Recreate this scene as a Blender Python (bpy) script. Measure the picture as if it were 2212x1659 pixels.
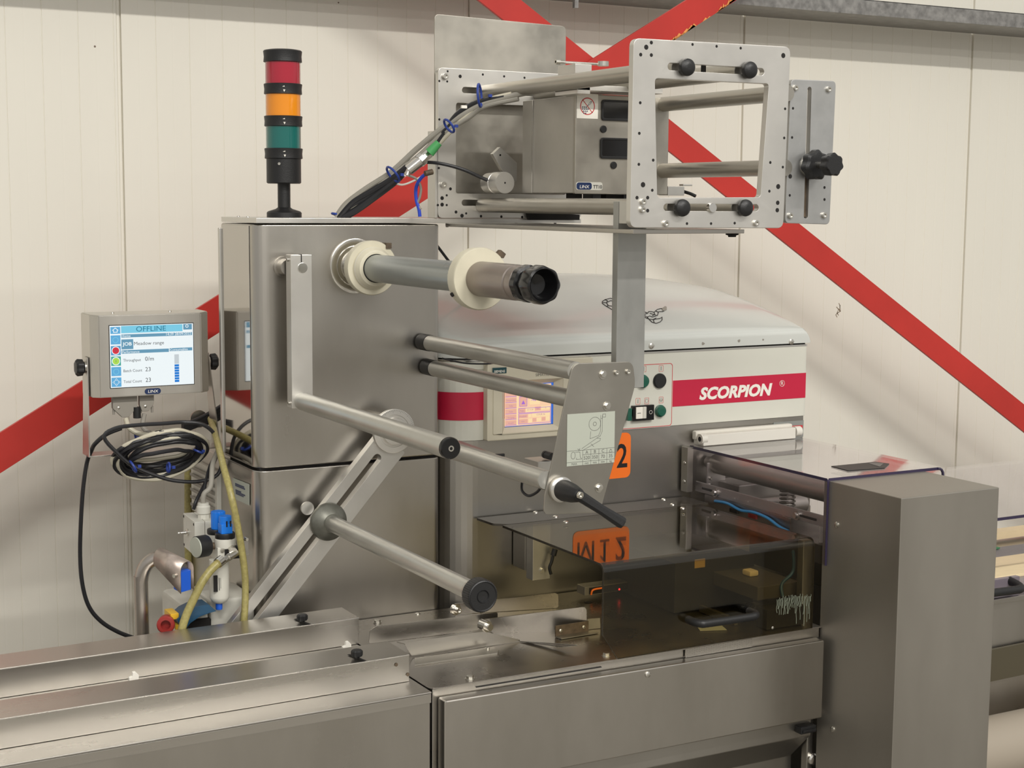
import bpy, bmesh, math, random
from mathutils import Vector, Matrix, Quaternion
random.seed(7)
for o in list(bpy.data.objects): bpy.data.objects.remove(o)
SC = bpy.context.scene
COL = SC.collection
PI = math.pi
# ---------------------------------------------------------------- camera
CAM = Vector((0, 0, 1.65))
F = 3350.0
PT, RO, YA = math.radians(6.7016), math.radians(.4052), math.radians(28.791)
FW = Vector((math.sin(YA)*math.cos(PT), math.cos(YA)*math.cos(PT), -math.sin(PT)))
_r = Vector((math.cos(YA), -math.sin(YA), 0)); _u = _r.cross(FW)
RT = _r*math.cos(RO)+_u*math.sin(RO); UP = -_r*math.sin(RO)+_u*math.cos(RO)
cd = bpy.data.cameras.new('camera'); cam = bpy.data.objects.new('camera', cd); COL.objects.link(cam)
cd.sensor_width = 36; cd.sensor_fit = 'HORIZONTAL'; cd.lens = F*36/2212
cd.clip_start = .05; cd.clip_end = 60
m = Matrix((RT, UP, -FW)).transposed().to_4x4(); m.translation = CAM
cam.matrix_world = m
SC.camera = cam
# ---------------------------------------------------------------- world, lamps, exposure
w = bpy.data.worlds.new('world'); SC.world = w; w.use_nodes = True
bg = w.node_tree.nodes['Background']; bg.inputs[0].default_value = (1.0, .975, .925, 1); bg.inputs[1].default_value = .56
def strip(x, y, z, sx, sy, P, col=(1, .97, .915)):
    l = bpy.data.lights.new('ceiling_strip', 'AREA'); l.shape = 'RECTANGLE'; l.size = sx; l.size_y = sy
    l.energy = P; l.color = col
    o = bpy.data.objects.new('ceiling_strip', l); COL.objects.link(o); o.location = (x, y, z)
strip(3.1, -2.3, 5.6, 2.6, .25, 330)
strip(-.9, -2.3, 5.6, 2.6, .25, 240)
strip(-1.0, -5.2, 5.6, 9.0, .25, 300)
strip(0, -9.0, 5.6, 10.0, .3, 340)
SC.view_settings.view_transform = 'Standard'; SC.view_settings.look = 'None'
SC.view_settings.exposure = 0.0; SC.view_settings.gamma = 1
SC.view_settings.use_curve_mapping = False
# ---------------------------------------------------------------- helpers
def at(x, y, X=None, Y=None, Z=None):
    """measured photo point -> world point on one known plane of the machine"""
    d = FW*F + RT*(x-1106) - UP*(y-829.5)
    if X is not None: return CAM + d*((X-CAM.x)/d.x)
    if Y is not None: return CAM + d*((Y-CAM.y)/d.y)
    return CAM + d*((Z-CAM.z)/d.z)
def xz(pts, Y):
    return [(at(a, b, Y=Y).x, at(a, b, Y=Y).z) for a, b in pts]
def L(c): return c/12.92 if c <= .04045 else ((c+.055)/1.055)**2.4
def C(r, g, b): return (L(r/255), L(g/255), L(b/255), 1)
MATS = {}
def mat(name, col, rough=.5, metal=0., var=0., scale=6., stretch=(1, 1, 1), rvar=0., bump=0., bscale=60., coat=0., spec=.5, var2=None, emit=0, ecol=None):
    if name in MATS: return MATS[name]
    M = bpy.data.materials.new(name); M.use_nodes = True; nt = M.node_tree; N = nt.nodes; K = nt.links
    b = N['Principled BSDF']
    b.inputs['Base Color'].default_value = col; b.inputs['Roughness'].default_value = rough; b.inputs['Metallic'].default_value = metal
    b.inputs['Specular IOR Level'].default_value = spec; b.inputs['Coat Weight'].default_value = coat; b.inputs['Coat Roughness'].default_value = .1
    if emit: b.inputs['Emission Color'].default_value = ecol or col; b.inputs['Emission Strength'].default_value = emit
    if var or rvar or bump:
        tc = N.new('ShaderNodeTexCoord'); mp = N.new('ShaderNodeMapping'); mp.inputs['Scale'].default_value = stretch
        geo = N.new('ShaderNodeNewGeometry'); K.new(geo.outputs['Position'], mp.inputs['Vector'])
        n1 = N.new('ShaderNodeTexNoise'); n1.inputs['Scale'].default_value = scale; n1.inputs['Detail'].default_value = 6; n1.inputs['Roughness'].default_value = .6
        K.new(mp.outputs[0], n1.inputs['Vector'])
        if var:
            mx = N.new('ShaderNodeMix'); mx.data_type = 'RGBA'
            a = [max(0, c*(1-var)) for c in col[:3]]+[1]; e = [min(1, c*(1+var*.7)) for c in col[:3]]+[1]
            if var2: a = list(var2)
            mx.inputs['A'].default_value = a; mx.inputs['B'].default_value = e
            cr = N.new('ShaderNodeMapRange'); cr.inputs['From Min'].default_value = .3; cr.inputs['From Max'].default_value = .7
            K.new(n1.outputs['Fac'], cr.inputs['Value']); K.new(cr.outputs['Result'], mx.inputs['Factor']); K.new(mx.outputs['Result'], b.inputs['Base Color'])
        if rvar:
            mr = N.new('ShaderNodeMapRange'); mr.inputs['From Min'].default_value = .3; mr.inputs['From Max'].default_value = .7
            mr.inputs['To Min'].default_value = max(.02, rough-rvar); mr.inputs['To Max'].default_value = rough+rvar
            K.new(n1.outputs['Fac'], mr.inputs['Value']); K.new(mr.outputs['Result'], b.inputs['Roughness'])
        if bump:
            n2 = N.new('ShaderNodeTexNoise'); n2.inputs['Scale'].default_value = bscale; n2.inputs['Detail'].default_value = 3
            K.new(mp.outputs[0], n2.inputs['Vector'])
            bp = N.new('ShaderNodeBump'); bp.inputs['Strength'].default_value = bump; bp.inputs['Distance'].default_value = .002
            K.new(n2.outputs['Fac'], bp.inputs['Height']); K.new(bp.outputs[0], b.inputs['Normal'])
    MATS[name] = M; return M
def specks(M, scale, thr, col):
    """small dirt specks scattered over a painted surface"""
    nt = M.node_tree; N = nt.nodes; K = nt.links; b = N['Principled BSDF']
    geo = N.new('ShaderNodeNewGeometry'); vo = N.new('ShaderNodeTexVoronoi'); vo.inputs['Scale'].default_value = scale
    K.new(geo.outputs['Position'], vo.inputs['Vector'])
    sp = N.new('ShaderNodeSeparateColor'); K.new(vo.outputs['Color'], sp.inputs[0])
    rd = N.new('ShaderNodeMath'); rd.operation = 'MULTIPLY'; rd.inputs[1].default_value = thr; 
    pw = N.new('ShaderNodeMath'); pw.operation = 'POWER'; pw.inputs[1].default_value = 6; K.new(sp.outputs[0], pw.inputs[0]); K.new(pw.outputs[0], rd.inputs[0])
    lt = N.new('ShaderNodeMath'); lt.operation = 'LESS_THAN'; K.new(vo.outputs['Distance'], lt.inputs[0]); K.new(rd.outputs[0], lt.inputs[1])
    mx = N.new('ShaderNodeMix'); mx.data_type = 'RGBA'; K.new(lt.outputs[0], mx.inputs['Factor'])
    src = b.inputs['Base Color'].links[0].from_socket if b.inputs['Base Color'].links else None
    if src: K.new(src, mx.inputs['A'])
    else: mx.inputs['A'].default_value = b.inputs['Base Color'].default_value
    mx.inputs['B'].default_value = col; K.new(mx.outputs['Result'], b.inputs['Base Color'])
def clear(name, tint, rough=.02, ior=1.49, refl=1.0):
    M = bpy.data.materials.new(name); M.use_nodes = True; nt = M.node_tree; N = nt.nodes; K = nt.links
    N.remove(N['Principled BSDF']); out = N['Material Output']
    t = N.new('ShaderNodeBsdfTransparent'); t.inputs[0].default_value = tint
    g = N.new('ShaderNodeBsdfGlossy'); g.inputs['Roughness'].default_value = rough; g.inputs['Color'].default_value = (refl, refl, refl, 1)
    # two-sided Schlick fresnel for a thin sheet
    ge = N.new('ShaderNodeNewGeometry'); dt = N.new('ShaderNodeVectorMath'); dt.operation = 'DOT_PRODUCT'
    K.new(ge.outputs['Normal'], dt.inputs[0]); K.new(ge.outputs['Incoming'], dt.inputs[1])
    def mth(op, a, b_=None):
        q = N.new('ShaderNodeMath'); q.operation = op
        for i, v in enumerate((a, b_)):
            if v is None: continue
            if isinstance(v, (int, float)): q.inputs[i].default_value = v
            else: K.new(v, q.inputs[i])
        return q.outputs[0]
    f0 = ((ior-1)/(ior+1))**2
    fr = mth('ADD', mth('MULTIPLY', mth('POWER', mth('SUBTRACT', 1.0, mth('ABSOLUTE', dt.outputs['Value'])), 5.0), 1-f0), f0)
    mx = N.new('ShaderNodeMixShader'); K.new(fr, mx.inputs[0]); K.new(t.outputs[0], mx.inputs[1]); K.new(g.outputs[0], mx.inputs[2])
    K.new(mx.outputs[0], out.inputs['Surface']); return M
steel = mat('stainless_steel', (.47, .445, .405, 1), .33, 1, .10, 3.5, (1, 1, .35), .07, .05, 90)
steelH = mat('stainless_brushed_horizontal', (.52, .495, .455, 1), .30, 1, .05, 5, (.15, 1, 1.5), .07, .06, 60)
steelT = mat('stainless_table', (.40, .375, .34, 1), .30, 1, .16, 6, (1, 1, 1), .09, .05, 90)
steelD = mat('stainless_darker', (.42, .40, .365, 1), .36, 1, .08, 3, (1, 1, .3), .06, .04, 90)  # slightly darker, rougher stainless for lower bodies, bases and brackets
steelB = mat('stainless_bead_blasted_sheet', (.44, .415, .365, 1), .46, 1, .16, 9, (1, 1, 1), .1, .03, 50)
alu = mat('anodised_aluminium', (.60, .585, .55, 1), .38, .9, .07, 12, (1, 1, 1), .05, .03, 120)
aluM = mat('milled_aluminium', (.66, .64, .60, 1), .36, .85, .05, 8, (1, 1, 1), .05, .03, 120)
aluT = mat('aluminium_tube', (.50, .49, .45, 1), .36, .8, .10, 9, (1, 1, 1), .06, .03, 120)
galvT = mat('grey_shaft_tube', (.34, .36, .35, 1), .30, .6, .10, 10, (1, .3, 1), .05)
dullT = mat('dull_rod_steel', (.46, .435, .385, 1), .38, .9, .14, 12, (1, .3, 1), .08)
galv = mat('galvanised_steel', C(150, 148, 145), .45, .55, .38, 38, (1, 1, 1), .1, .1, 80)
chrome = mat('bright_steel', (.72, .70, .66, 1), .18, 1)
bolt_m = mat('zinc_bolt', (.62, .60, .55, 1), .28, 1)
black = mat('black_plastic', C(24, 24, 25), .45, bump=.15, bscale=400)
blackR = mat('black_rubber', C(30, 29, 31), .55)
blackG = mat('black_gloss', C(16, 16, 17), .18)
dark = mat('dark_hole', C(22, 19, 18), .8)
cream = mat('cream_plastic_flange', C(205, 199, 178), .45, 0, .10, 14)
hubw = mat('white_plastic_hub', C(214, 210, 200), .4)
browns = mat('brown_stained_sleeve', (.30, .26, .235, 1), .36, .8, .2, 14, (1, .3, 1), .08)
coneg = mat('grey_cast_cone', (.22, .22, .19, 1), .42, .8, .3, 30)
wallm = mat('white_panel_paint', C(232, 228, 216), .42, 0, .035, 1.6, (1, 1, .25))
specks(wallm, 9, .045, C(120, 104, 88))
redp = mat('red_brace_paint', C(190, 48, 40), .42, 0, .10, 5)
yelp = mat('worn_yellow_primer', C(225, 150, 80), .6, 0, .3, 40)
whitep = mat('off_white_machine_paint', C(207, 206, 195), .34, 0, .03, 5)
hoodp = mat('pale_grey_hood_gloss', C(196, 198, 193), .26, 0, .02, 4, coat=.45)
crim = mat('crimson_stripe', C(190, 28, 62), .35)
letter = mat('white_lettering', C(236, 232, 222), .4)
orange = mat('orange_sticker', C(246, 118, 34), .45)
inkm = mat('black_ink', C(26, 24, 26), .5)
redink = mat('red_ink', C(196, 52, 56), .5)
paper = mat('pale_label', C(172, 176, 164), .45)
inkg = mat('grey_ink', C(92, 92, 88), .5)
beige = mat('beige_bezel', C(203, 196, 176), .5, 0, .04, 12)
greyp = mat('light_grey_plastic', C(206, 204, 194), .45, 0, .05, 14)
greyd = mat('mid_grey_plastic', C(140, 135, 126), .5)
cabg = mat('grey_cable', C(150, 146, 136), .5)
cabl = mat('pale_cable', C(190, 184, 165), .45)
cabk = mat('black_cable', C(32, 32, 35), .42)
tieb = mat('blue_tie', C(36, 60, 140), .4)
blueb = mat('bright_blue_plastic', C(16, 120, 225), .4)
blued = mat('dark_blue_plastic', C(30, 74, 104), .4)
bluem = mat('mid_blue_plug', C(30, 92, 205), .4)
hose = mat('braided_hose', C(158, 148, 92), .35, 0, .25, 150)
redk = mat('red_plastic', C(146, 42, 38), .4)
yelk = mat('yellow_plastic', C(226, 180, 50), .4)
greenb = mat('green_button', C(10, 84, 66), .22, coat=.5)
greenc = mat('green_connector', C(70, 150, 86), .45)
floorm = mat('grey_concrete_floor', C(120, 116, 108), .6, 0, .15, 3)
badge = mat('navy_badge', C(24, 44, 84), .35)
tan = mat('pale_wood_board', C(226, 208, 168), .5, 0, .08, 6, (1, 5, 1))
greenm = mat('green_mat', C(60, 128, 84), .6)
brown = mat('brown_adhesive_residue', C(96, 82, 66), .6, .2, .4, 60)
smoke = clear('smoked_acrylic', (.77, .72, .57, 1), .03, 1.40)
smokeb = clear('smoked_acrylic_bend', (.62, .57, .45, 1), .16, 1.6)
purpl = clear('clear_purple_tinted_acrylic', (.90, .88, .90, 1), .04, 1.5)
pedge = mat('purple_acrylic_edge', C(46, 38, 66), .2, coat=.5)
sedge = mat('smoked_acrylic_edge', C(52, 46, 36), .25)
def lens(n, c):
    M = mat(n, c, .12, 0, coat=.6, emit=0); return M
lensR = lens('red_lens', C(166, 24, 48)); lensA = lens('amber_lens', C(232, 142, 20)); lensG = lens('teal_lens', C(8, 98, 92))
def scr(n, c, s=1.0): return mat(n, (0, 0, 0, 1), .3, emit=s, ecol=c)

def Wl(o):
    v = Vector((0, 0, 0))
    while o: v = v + o.location; o = o.parent
    return v
def tag(o, label=None, cat=None, group=None, kind=None):
    if label: o['label'] = label
    if cat: o['category'] = cat
    if group: o['group'] = group
    if kind: o['kind'] = kind
    return o
def T(name, label, cat, loc, group=None):
    o = bpy.data.objects.new(name, None); COL.objects.link(o); o.location = loc; o.empty_display_size = .05
    return tag(o, label, cat, group)
def put(name, me, mt, parent=None, label=None):
    """link mesh whose vertices are in world coordinates; origin goes to its middle"""
    vs = [v.co for v in me.vertices]
    if vs:
        c = Vector([(min(v[i] for v in vs)+max(v[i] for v in vs))/2 for i in range(3)])
        me.transform(Matrix.Translation(-c))
    else: c = Vector((0, 0, 0))
    if mt:
        me.materials.clear(); me.materials.append(mt)
    o = bpy.data.objects.new(name, me); COL.objects.link(o)
    if parent: o.parent = parent; o.location = c-Wl(parent)
    else: o.location = c
    if label: o['label'] = label
    wn = o.modifiers.new('weighted_normals', 'WEIGHTED_NORMAL'); wn.keep_sharp = True; wn.weight = 90
    return o
class MB:
    def __init__(s): s.bm = bmesh.new()
    def box(s, x0, x1, y0, y1, z0, z1, bev=0., seg=2, M=None):
        g = bmesh.ops.create_cube(s.bm, size=1); vs = g['verts']
        for v in vs:
            v.co = Vector(((x0+x1)/2+v.co.x*(x1-x0), (y0+y1)/2+v.co.y*(y1-y0), (z0+z1)/2+v.co.z*(z1-z0)))
        if bev:
            es = list({e for v in vs for e in v.link_edges})
            r = bmesh.ops.bevel(s.bm, geom=es, offset=bev, segments=seg, affect='EDGES', profile=.5); vs = r['verts']
            vs = list({v for f in r['faces'] for v in f.verts} | {v for v in vs})
            seen = set(vs); st = list(vs)
            while st:
                v = st.pop()
                for e in v.link_edges:
                    w_ = e.other_vert(v)
                    if w_ not in seen: seen.add(w_); st.append(w_)
            vs = list(seen)
        if M:
            for v in vs: v.co = M @ v.co
        return s
    def lathe(s, p0, ax, prof, seg=32, cap=True, lobes=0, amp=0.):
        p0 = Vector(p0); ax = Vector(ax).normalized()
        q = ax.orthogonal().normalized()
        if abs(ax.z) < .9: q = (Vector((0, 0, 1))-ax*ax.z).normalized()
        r_ = ax.cross(q); rings = []
        for k, pr in enumerate(prof):
            t, r = pr[0], pr[1]; lb = pr[2] if len(pr) > 2 else (1 if lobes else 0)
            ring = []
            for i in range(seg):
                a = 2*PI*i/seg; rr = r*(1+(amp*math.cos(lobes*a) if lb and lobes else 0))
                ring.append(s.bm.verts.new(p0+ax*t+q*(math.cos(a)*rr)+r_*(math.sin(a)*rr)))
            rings.append(ring)
        for a, b in zip(rings, rings[1:]):
            for i in range(seg):
                j = (i+1) % seg; s.bm.faces.new((a[i], a[j], b[j], b[i]))
        if cap:
            s.bm.faces.new(list(reversed(rings[0]))); s.bm.faces.new(rings[-1])
        return s
    def cyl(s, p0, p1, r0, r1=None, seg=28, bev=0.):
        p0 = Vector(p0); p1 = Vector(p1); h = (p1-p0).length; r1 = r0 if r1 is None else r1
        pr = [(0, r0), (h, r1)] if not bev else [(0, r0-bev), (bev, r0), (h-bev, r1), (h, r1-bev)]
        return s.lathe(p0, p1-p0, pr, seg)
    def tube(s, pts, r, seg=12, sub=6, closed=False):
        P = [Vector(p) for p in pts]
        if sub > 1 and len(P) > 2:
            Q = []; n = len(P)
            for i in range(n if closed else n-1):
                g = lambda k: P[k % n] if closed else P[min(max(k, 0), n-1)]
                a, b, c, d = g(i-1), g(i), g(i+1), g(i+2)
                for j in range(sub):
                    t = j/sub
                    Q.append(.5*((2*b)+(c-a)*t+(2*a-5*b+4*c-d)*t*t+(3*b-a-3*c+d)*t**3))
            if not closed: Q.append(P[-1])
            P = Q
        n = len(P); rings = []; nrm = None
        for i in range(n):
            if closed: tg = (P[(i+1) % n]-P[i-1])
            else: tg = P[min(i+1, n-1)]-P[max(i-1, 0)]
            tg = tg.normalized()
            if nrm is None: nrm = tg.orthogonal().normalized()
            nrm = (nrm-tg*nrm.dot(tg)).normalized(); bn = tg.cross(nrm)
            rr = r(i/(n-1)) if callable(r) else r
            rings.append([s.bm.verts.new(P[i]+nrm*(math.cos(2*PI*k/seg)*rr)+bn*(math.sin(2*PI*k/seg)*rr)) for k in range(seg)])
        m_ = n if closed else n-1
        for i in range(m_):
            a = rings[i]; b = rings[(i+1) % n]
            sh = 0
            if closed and i == n-1:
                sh = min(range(seg), key=lambda q: (b[q].co-a[0].co).length)
            for k in range(seg):
                s.bm.faces.new((a[k], a[(k+1) % seg], b[(k+1+sh) % seg], b[(k+sh) % seg]))
        if not closed:
            s.bm.faces.new(list(reversed(rings[0]))); s.bm.faces.new(rings[-1])
        return s
    def prism(s, pts, vec, bev=0.):
        vec = Vector(vec); a = [s.bm.verts.new(p) for p in pts]; b = [s.bm.verts.new(Vector(p)+vec) for p in pts]
        n = len(a); f1 = s.bm.faces.new(a); f2 = s.bm.faces.new(list(reversed(b))); fs = [f1, f2]
        for i in range(n):
            j = (i+1) % n; fs.append(s.bm.faces.new((a[j], a[i], b[i], b[j])))
        bmesh.ops.recalc_face_normals(s.bm, faces=fs)
        if bev:
            es = list({e for f in fs for e in f.edges})
            bmesh.ops.bevel(s.bm, geom=es, offset=bev, segments=2, affect='EDGES', profile=.5)
        return s
    def grid(s, fn, nu, nv, closeu=False):
        V = [[s.bm.verts.new(fn(i/nu, j/nv)) for j in range(nv+1)] for i in range(nu+1)]
        for i in range(nu):
            for j in range(nv): s.bm.faces.new((V[i][j], V[i+1][j], V[i+1][j+1], V[i][j+1]))
        return s
    def mesh_in(s, me, M=None):
        if M: me.transform(M)
        s.bm.from_mesh(me); return s
    def mesh(s, name='m', ang=32, recalc=True):
        if recalc: bmesh.ops.recalc_face_normals(s.bm, faces=s.bm.faces[:])
        me = bpy.data.meshes.new(name); s.bm.to_mesh(me); s.bm.free()
        for p in me.polygons: p.use_smooth = True
        me.set_sharp_from_angle(angle=math.radians(ang)); return me
    def build(s, name, mt, parent=None, label=None, ang=32, recalc=True):
        return put(name, s.mesh(name, ang, recalc), mt, parent, label)
def rr(x0, z0, x1, z1, r, n=6):
    out = []
    for cx, cz, a0 in ((x1-r, z1-r, 0), (x0+r, z1-r, 90), (x0+r, z0+r, 180), (x1-r, z0+r, 270)):
        for i in range(n+1):
            a = math.radians(a0+90*i/n); out.append((cx+r*math.cos(a), cz+r*math.sin(a)))
    return out
def circ(x, z, r, n=20): return [(x+r*math.cos(2*PI*i/n), z+r*math.sin(2*PI*i/n)) for i in range(n)]
def roundpoly(pts, r, n=5):
    """round the corners of a 2D polygon"""
    out = []; N_ = len(pts)
    rs = r if isinstance(r, (list, tuple)) else [r]*N_
    for i in range(N_):
        p = Vector(pts[i]); a = Vector(pts[i-1]); b = Vector(pts[(i+1) % N_]); ri = rs[i]
        da = (a-p).normalized(); db = (b-p).normalized(); d = min(ri, (a-p).length*.45, (b-p).length*.45)
        if ri <= 0: out.append(tuple(p)); continue
        p1 = p+da*d; p2 = p+db*d
        for k in range(n+1):
            t = k/n; q = p1*(1-t)**2+p*2*t*(1-t)+p2*t*t; out.append(tuple(q))
    return out
def curve_mesh(loops, half, bev=0.):
    cu = bpy.data.curves.new('c', 'CURVE'); cu.dimensions = '2D'; cu.fill_mode = 'BOTH'
    cu.extrude = max(half-bev, 0); cu.bevel_depth = bev; cu.bevel_resolution = 1; cu.offset = -bev
    for lp in loops:
        sp = cu.splines.new('POLY'); sp.points.add(len(lp)-1)
        for p, q in zip(sp.points, lp): p.co = (q[0], q[1], 0, 1)
        sp.use_cyclic_u = True
    o = bpy.data.objects.new('c', cu); COL.objects.link(o)
    dg = bpy.context.evaluated_depsgraph_get(); me = bpy.data.meshes.new_from_object(o.evaluated_get(dg))
    bpy.data.objects.remove(o); bpy.data.curves.remove(cu)
    bm = bmesh.new(); bm.from_mesh(me); bmesh.ops.remove_doubles(bm, verts=bm.verts[:], dist=1e-6); bm.to_mesh(me); bm.free()
    return me
def MY(Yc): return Matrix(((1, 0, 0, 0), (0, 0, -1, Yc), (0, 1, 0, 0), (0, 0, 0, 1)))
def plate(name, outer, holes, Y0, th, mt, parent=None, label=None, bev=.0008):
    """flat plate in an XZ plane, front face at Y0, holes really cut"""
    me = curve_mesh([outer]+list(holes), th/2, bev); me.transform(MY(Y0+th/2))
    for p in me.polygons: p.use_smooth = True
    me.set_sharp_from_angle(angle=math.radians(32))
    return put(name, me, mt, parent, label)
def decal(name, loops, Y0, mt, parent=None, label=None, th=.0008):
    return plate(name, loops[0], loops[1:], Y0-th, th, mt, parent, label, 0)
def strokes(name, lines, wd, Y0, mt, parent=None, th=.0006):
    b = MB()
    for ln in lines:
        for (x0, z0), (x1, z1) in zip(ln, ln[1:]):
            d = Vector((x1-x0, z1-z0)); l = d.length
            if l < 1e-6: continue
            d /= l; n = Vector((-d.y, d.x))*wd/2; e = d*wd*.3
            P = [(x0-e.x+n.x, z0-e.y+n.y), (x0-e.x-n.x, z0-e.y-n.y), (x1+e.x-n.x, z1+e.y-n.y), (x1+e.x+n.x, z1+e.y+n.y)]
            b.prism([(p[0], Y0, p[1]) for p in P], (0, -th, 0))
    return b.build(name, mt, parent)
def text(name, s, size, x, z, Y0, mt, parent=None, align='LEFT', shear=0, bold=0, xs=1., th=.0008, rot=0, label=None):
    cu = bpy.data.curves.new('t', 'FONT'); cu.body = s; cu.size = size; cu.extrude = th/2; cu.align_x = align; cu.shear = shear; cu.offset = bold
    cu.resolution_u = 3
    o = bpy.data.objects.new('t', cu); COL.objects.link(o)
    dg = bpy.context.evaluated_depsgraph_get(); me = bpy.data.meshes.new_from_object(o.evaluated_get(dg))
    bpy.data.objects.remove(o); bpy.data.curves.remove(cu)
    me.transform(Matrix.Diagonal((xs, 1, 1, 1))); me.transform(Matrix.Rotation(rot, 4, 'Z')); me.transform(MY(Y0-th/2)); me.transform(Matrix.Translation((x, 0, z)))
    return put(name, me, mt, parent, label)
_cache = {}
def screw(kind, p, ax, r, parent, mt=None, name=None):
    """socket / hex / dome / slot head, shared mesh; p on the surface, ax outwards"""
    key = (kind, round(r, 5)); mt = mt or bolt_m
    if key not in _cache:
        b = MB()
        if kind == 'socket':
            b.lathe((0, 0, 0), (0, 0, 1), [(0, r), (r*.85, r), (r*.95, r*.92), (r*.95, r*.5), (r*.45, r*.5), (r*.45, .0001)], 16, False)
        elif kind == 'hex':
            b.lathe((0, 0, 0), (0, 0, 1), [(0, r*1.35), (r*.18, r*1.35)], 20); b.lathe((0, 0, r*.18), (0, 0, 1), [(0, r), (r*.6, r), (r*.7, r*.85)], 6)
        elif kind == 'dome':
            b.lathe((0, 0, 0), (0, 0, 1), [(0, r), (r*.25, r*.92), (r*.42, r*.6), (r*.5, r*.02)], 16)
        elif kind == 'slot':
            b.lathe((0, 0, 0), (0, 0, 1), [(0, r), (r*.3, r*.95), (r*.5, r*.6), (r*.52, .0001)], 18); b.box(-r*.95, r*.95, -r*.1, r*.1, r*.3, r*.56)
        elif kind == 'hole':
            b.lathe((0, 0, 0), (0, 0, 1), [(0, r), (.0003, r)], 14)
        _cache[key] = b.mesh(kind)
    me = _cache[key]
    if not me.materials: me.materials.append(mt)
    o = bpy.data.objects.new(name or {'hole': 'screw_hole', 'hex': 'hex_bolt', 'socket': 'socket_screw', 'dome': 'rivet', 'slot': 'slotted_screw'}[kind], me)
    COL.objects.link(o); o.parent = parent; o.location = Vector(p)-Wl(parent)
    o.rotation_mode = 'QUATERNION'; o.rotation_quaternion = Vector((0, 0, 1)).rotation_difference(Vector(ax))
    if mt != me.materials[0]:
        o.material_slots[0].link = 'OBJECT'; o.material_slots[0].material = mt
    return o
NY = (0, -1, 0)
def hole(px, py, r, Y0, parent):
    p = at(px, py, Y=Y0); return screw('hole', (p.x, Y0+.0002, p.z), NY, r, parent, dark)
# ================================================================ SETTING
fl = MB().box(-6, 10, -10, 4.1, -.1, 0).build('floor', floorm); tag(fl, kind='structure')
wb = MB().box(-3, 8, 4.012, 4.1, 0, 3.4).build('wall_back', wallm); tag(wb, kind='structure')
seam = [-1.93, -.935, .06, 1.057, 2.052, 3.023, 3.998, 4.98, 5.97]
for a, b_ in zip(seam, seam[1:]):
    pr = []; n = 11; wdt = (b_-a-.02)/n
    pr += [(a+.0, 0), (a+.0, .006)]
    pr = [(a-.001, .010), (a+.001, .010), (a+.0018, .0)]
    for k in range(n):
        x0 = a+.0018+k*wdt; x1 = x0+wdt
        pr += [(x0+.0, 0), ((x0+x1)/2-.003, 0), ((x0+x1)/2, .0004), ((x0+x1)/2+.003, 0), (x1-.0018, 0), (x1-.0008, .0012), (x1, .0012), (x1+.0008, 0)]
    e = pr[-1][0]; pr += [(e+.001, .0), (b_-.011, 0), (b_-.0085, .005), (b_-.002, .005), (b_-.001, .010)]
    q = [p for i, p in enumerate(pr) if i == 0 or p[0]-pr[i-1][0] > -1e-9]
    m_ = MB(); bmv = [[m_.bm.verts.new((x, 4.0+d, z)) for z in (0, 3.4)] for x, d in q]
    for u, v in zip(bmv, bmv[1:]): m_.bm.faces.new((u[0], v[0], v[1], u[1]))
    m_.build('wall_panel', wallm, wb, ang=10, recalc=False)
dm_ = at(1811, 668, Y=3.999); random.seed(5)
strokes('dirt_mark', [[(dm_.x+random.uniform(-.008, .008), dm_.z+.02-i*.006), (dm_.x+random.uniform(-.010, .012), dm_.z+.012-i*.006), (dm_.x+random.uniform(-.008, .010), dm_.z+.004-i*.006)] for i in range(6)], .0018, 3.9995, mat('dirt', C(140, 122, 100), .8), wb)
# horizontal cladding rail
pu = T('cladding_rail', 'galvanised steel cladding rail running along the top of the white wall', 'rail', (3, 3.9, 2.25))
MB().box(-2.5, 7.5, 3.79, 3.998, 2.234, 2.2365).box(-2.5, 7.5, 3.786, 3.79, 2.234, 2.281, .001).box(-2.5, 7.5, 3.786, 3.80, 2.2785, 2.281).build('rail_section', galv, pu)
for x in (2.28,): MB().box(x, x+.012, 3.80, 3.812, 2.19, 2.234).build('hanging_bolt', galv, pu)
# braces
def brace(name, lab, edge_a, edge_b, Y, x0, x1, parent=None):
    (p, q), (r, s_) = edge_a, edge_b
    A = [at(*p, Y=Y), at(*q, Y=Y)]; B = [at(*r, Y=Y), at(*s_, Y=Y)]
    def ex(Pt, X): t = (X-Pt[0].x)/(Pt[1].x-Pt[0].x); return Pt[0].lerp(Pt[1], t) if 0 <= t <= 1 else Pt[0]+(Pt[1]-Pt[0])*t
    t = T(name, lab, 'brace', ((x0+x1)/2, Y, 1.6))
    MB().prism([ex(A, x0), ex(A, x1), ex(B, x1), ex(B, x0)], (0, .010, 0), .0008).build('flat_bar', redp, t)
    return t
bA = brace('cross_brace', 'red flat steel brace falling from top centre to the right edge', ((1126, 0), (2212, 873)), ((1033, 0), (2212, 933)), 3.675, 1.5, 4.9)
bB = brace('cross_brace', 'red flat steel brace rising from lower left to top centre, passing behind the tower', ((1280, 128), (0, 935)), ((1509, 53), (0, 1023)), 3.66, -.3, 2.9)
# worn paint along the lower edge of the brace top
wp = MB(); e0 = at(1440, 98, Y=3.659); e1 = at(1580, 6, Y=3.659)
for i in range(26):
    t = random.random(); p = e0.lerp(e1, t); l = random.uniform(.01, .04); d = (e1-e0).normalized(); nn = Vector((-d.z, 0, d.x))*random.uniform(.003, .012)
    if nn.z < 0: nn = -nn
    wp.prism([p, p+d*l, p+d*l*.8+nn], (0, -.0006, 0))
wp.build('worn_paint', yelp, bB, 'worn yellowish paint along the edge')

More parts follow.
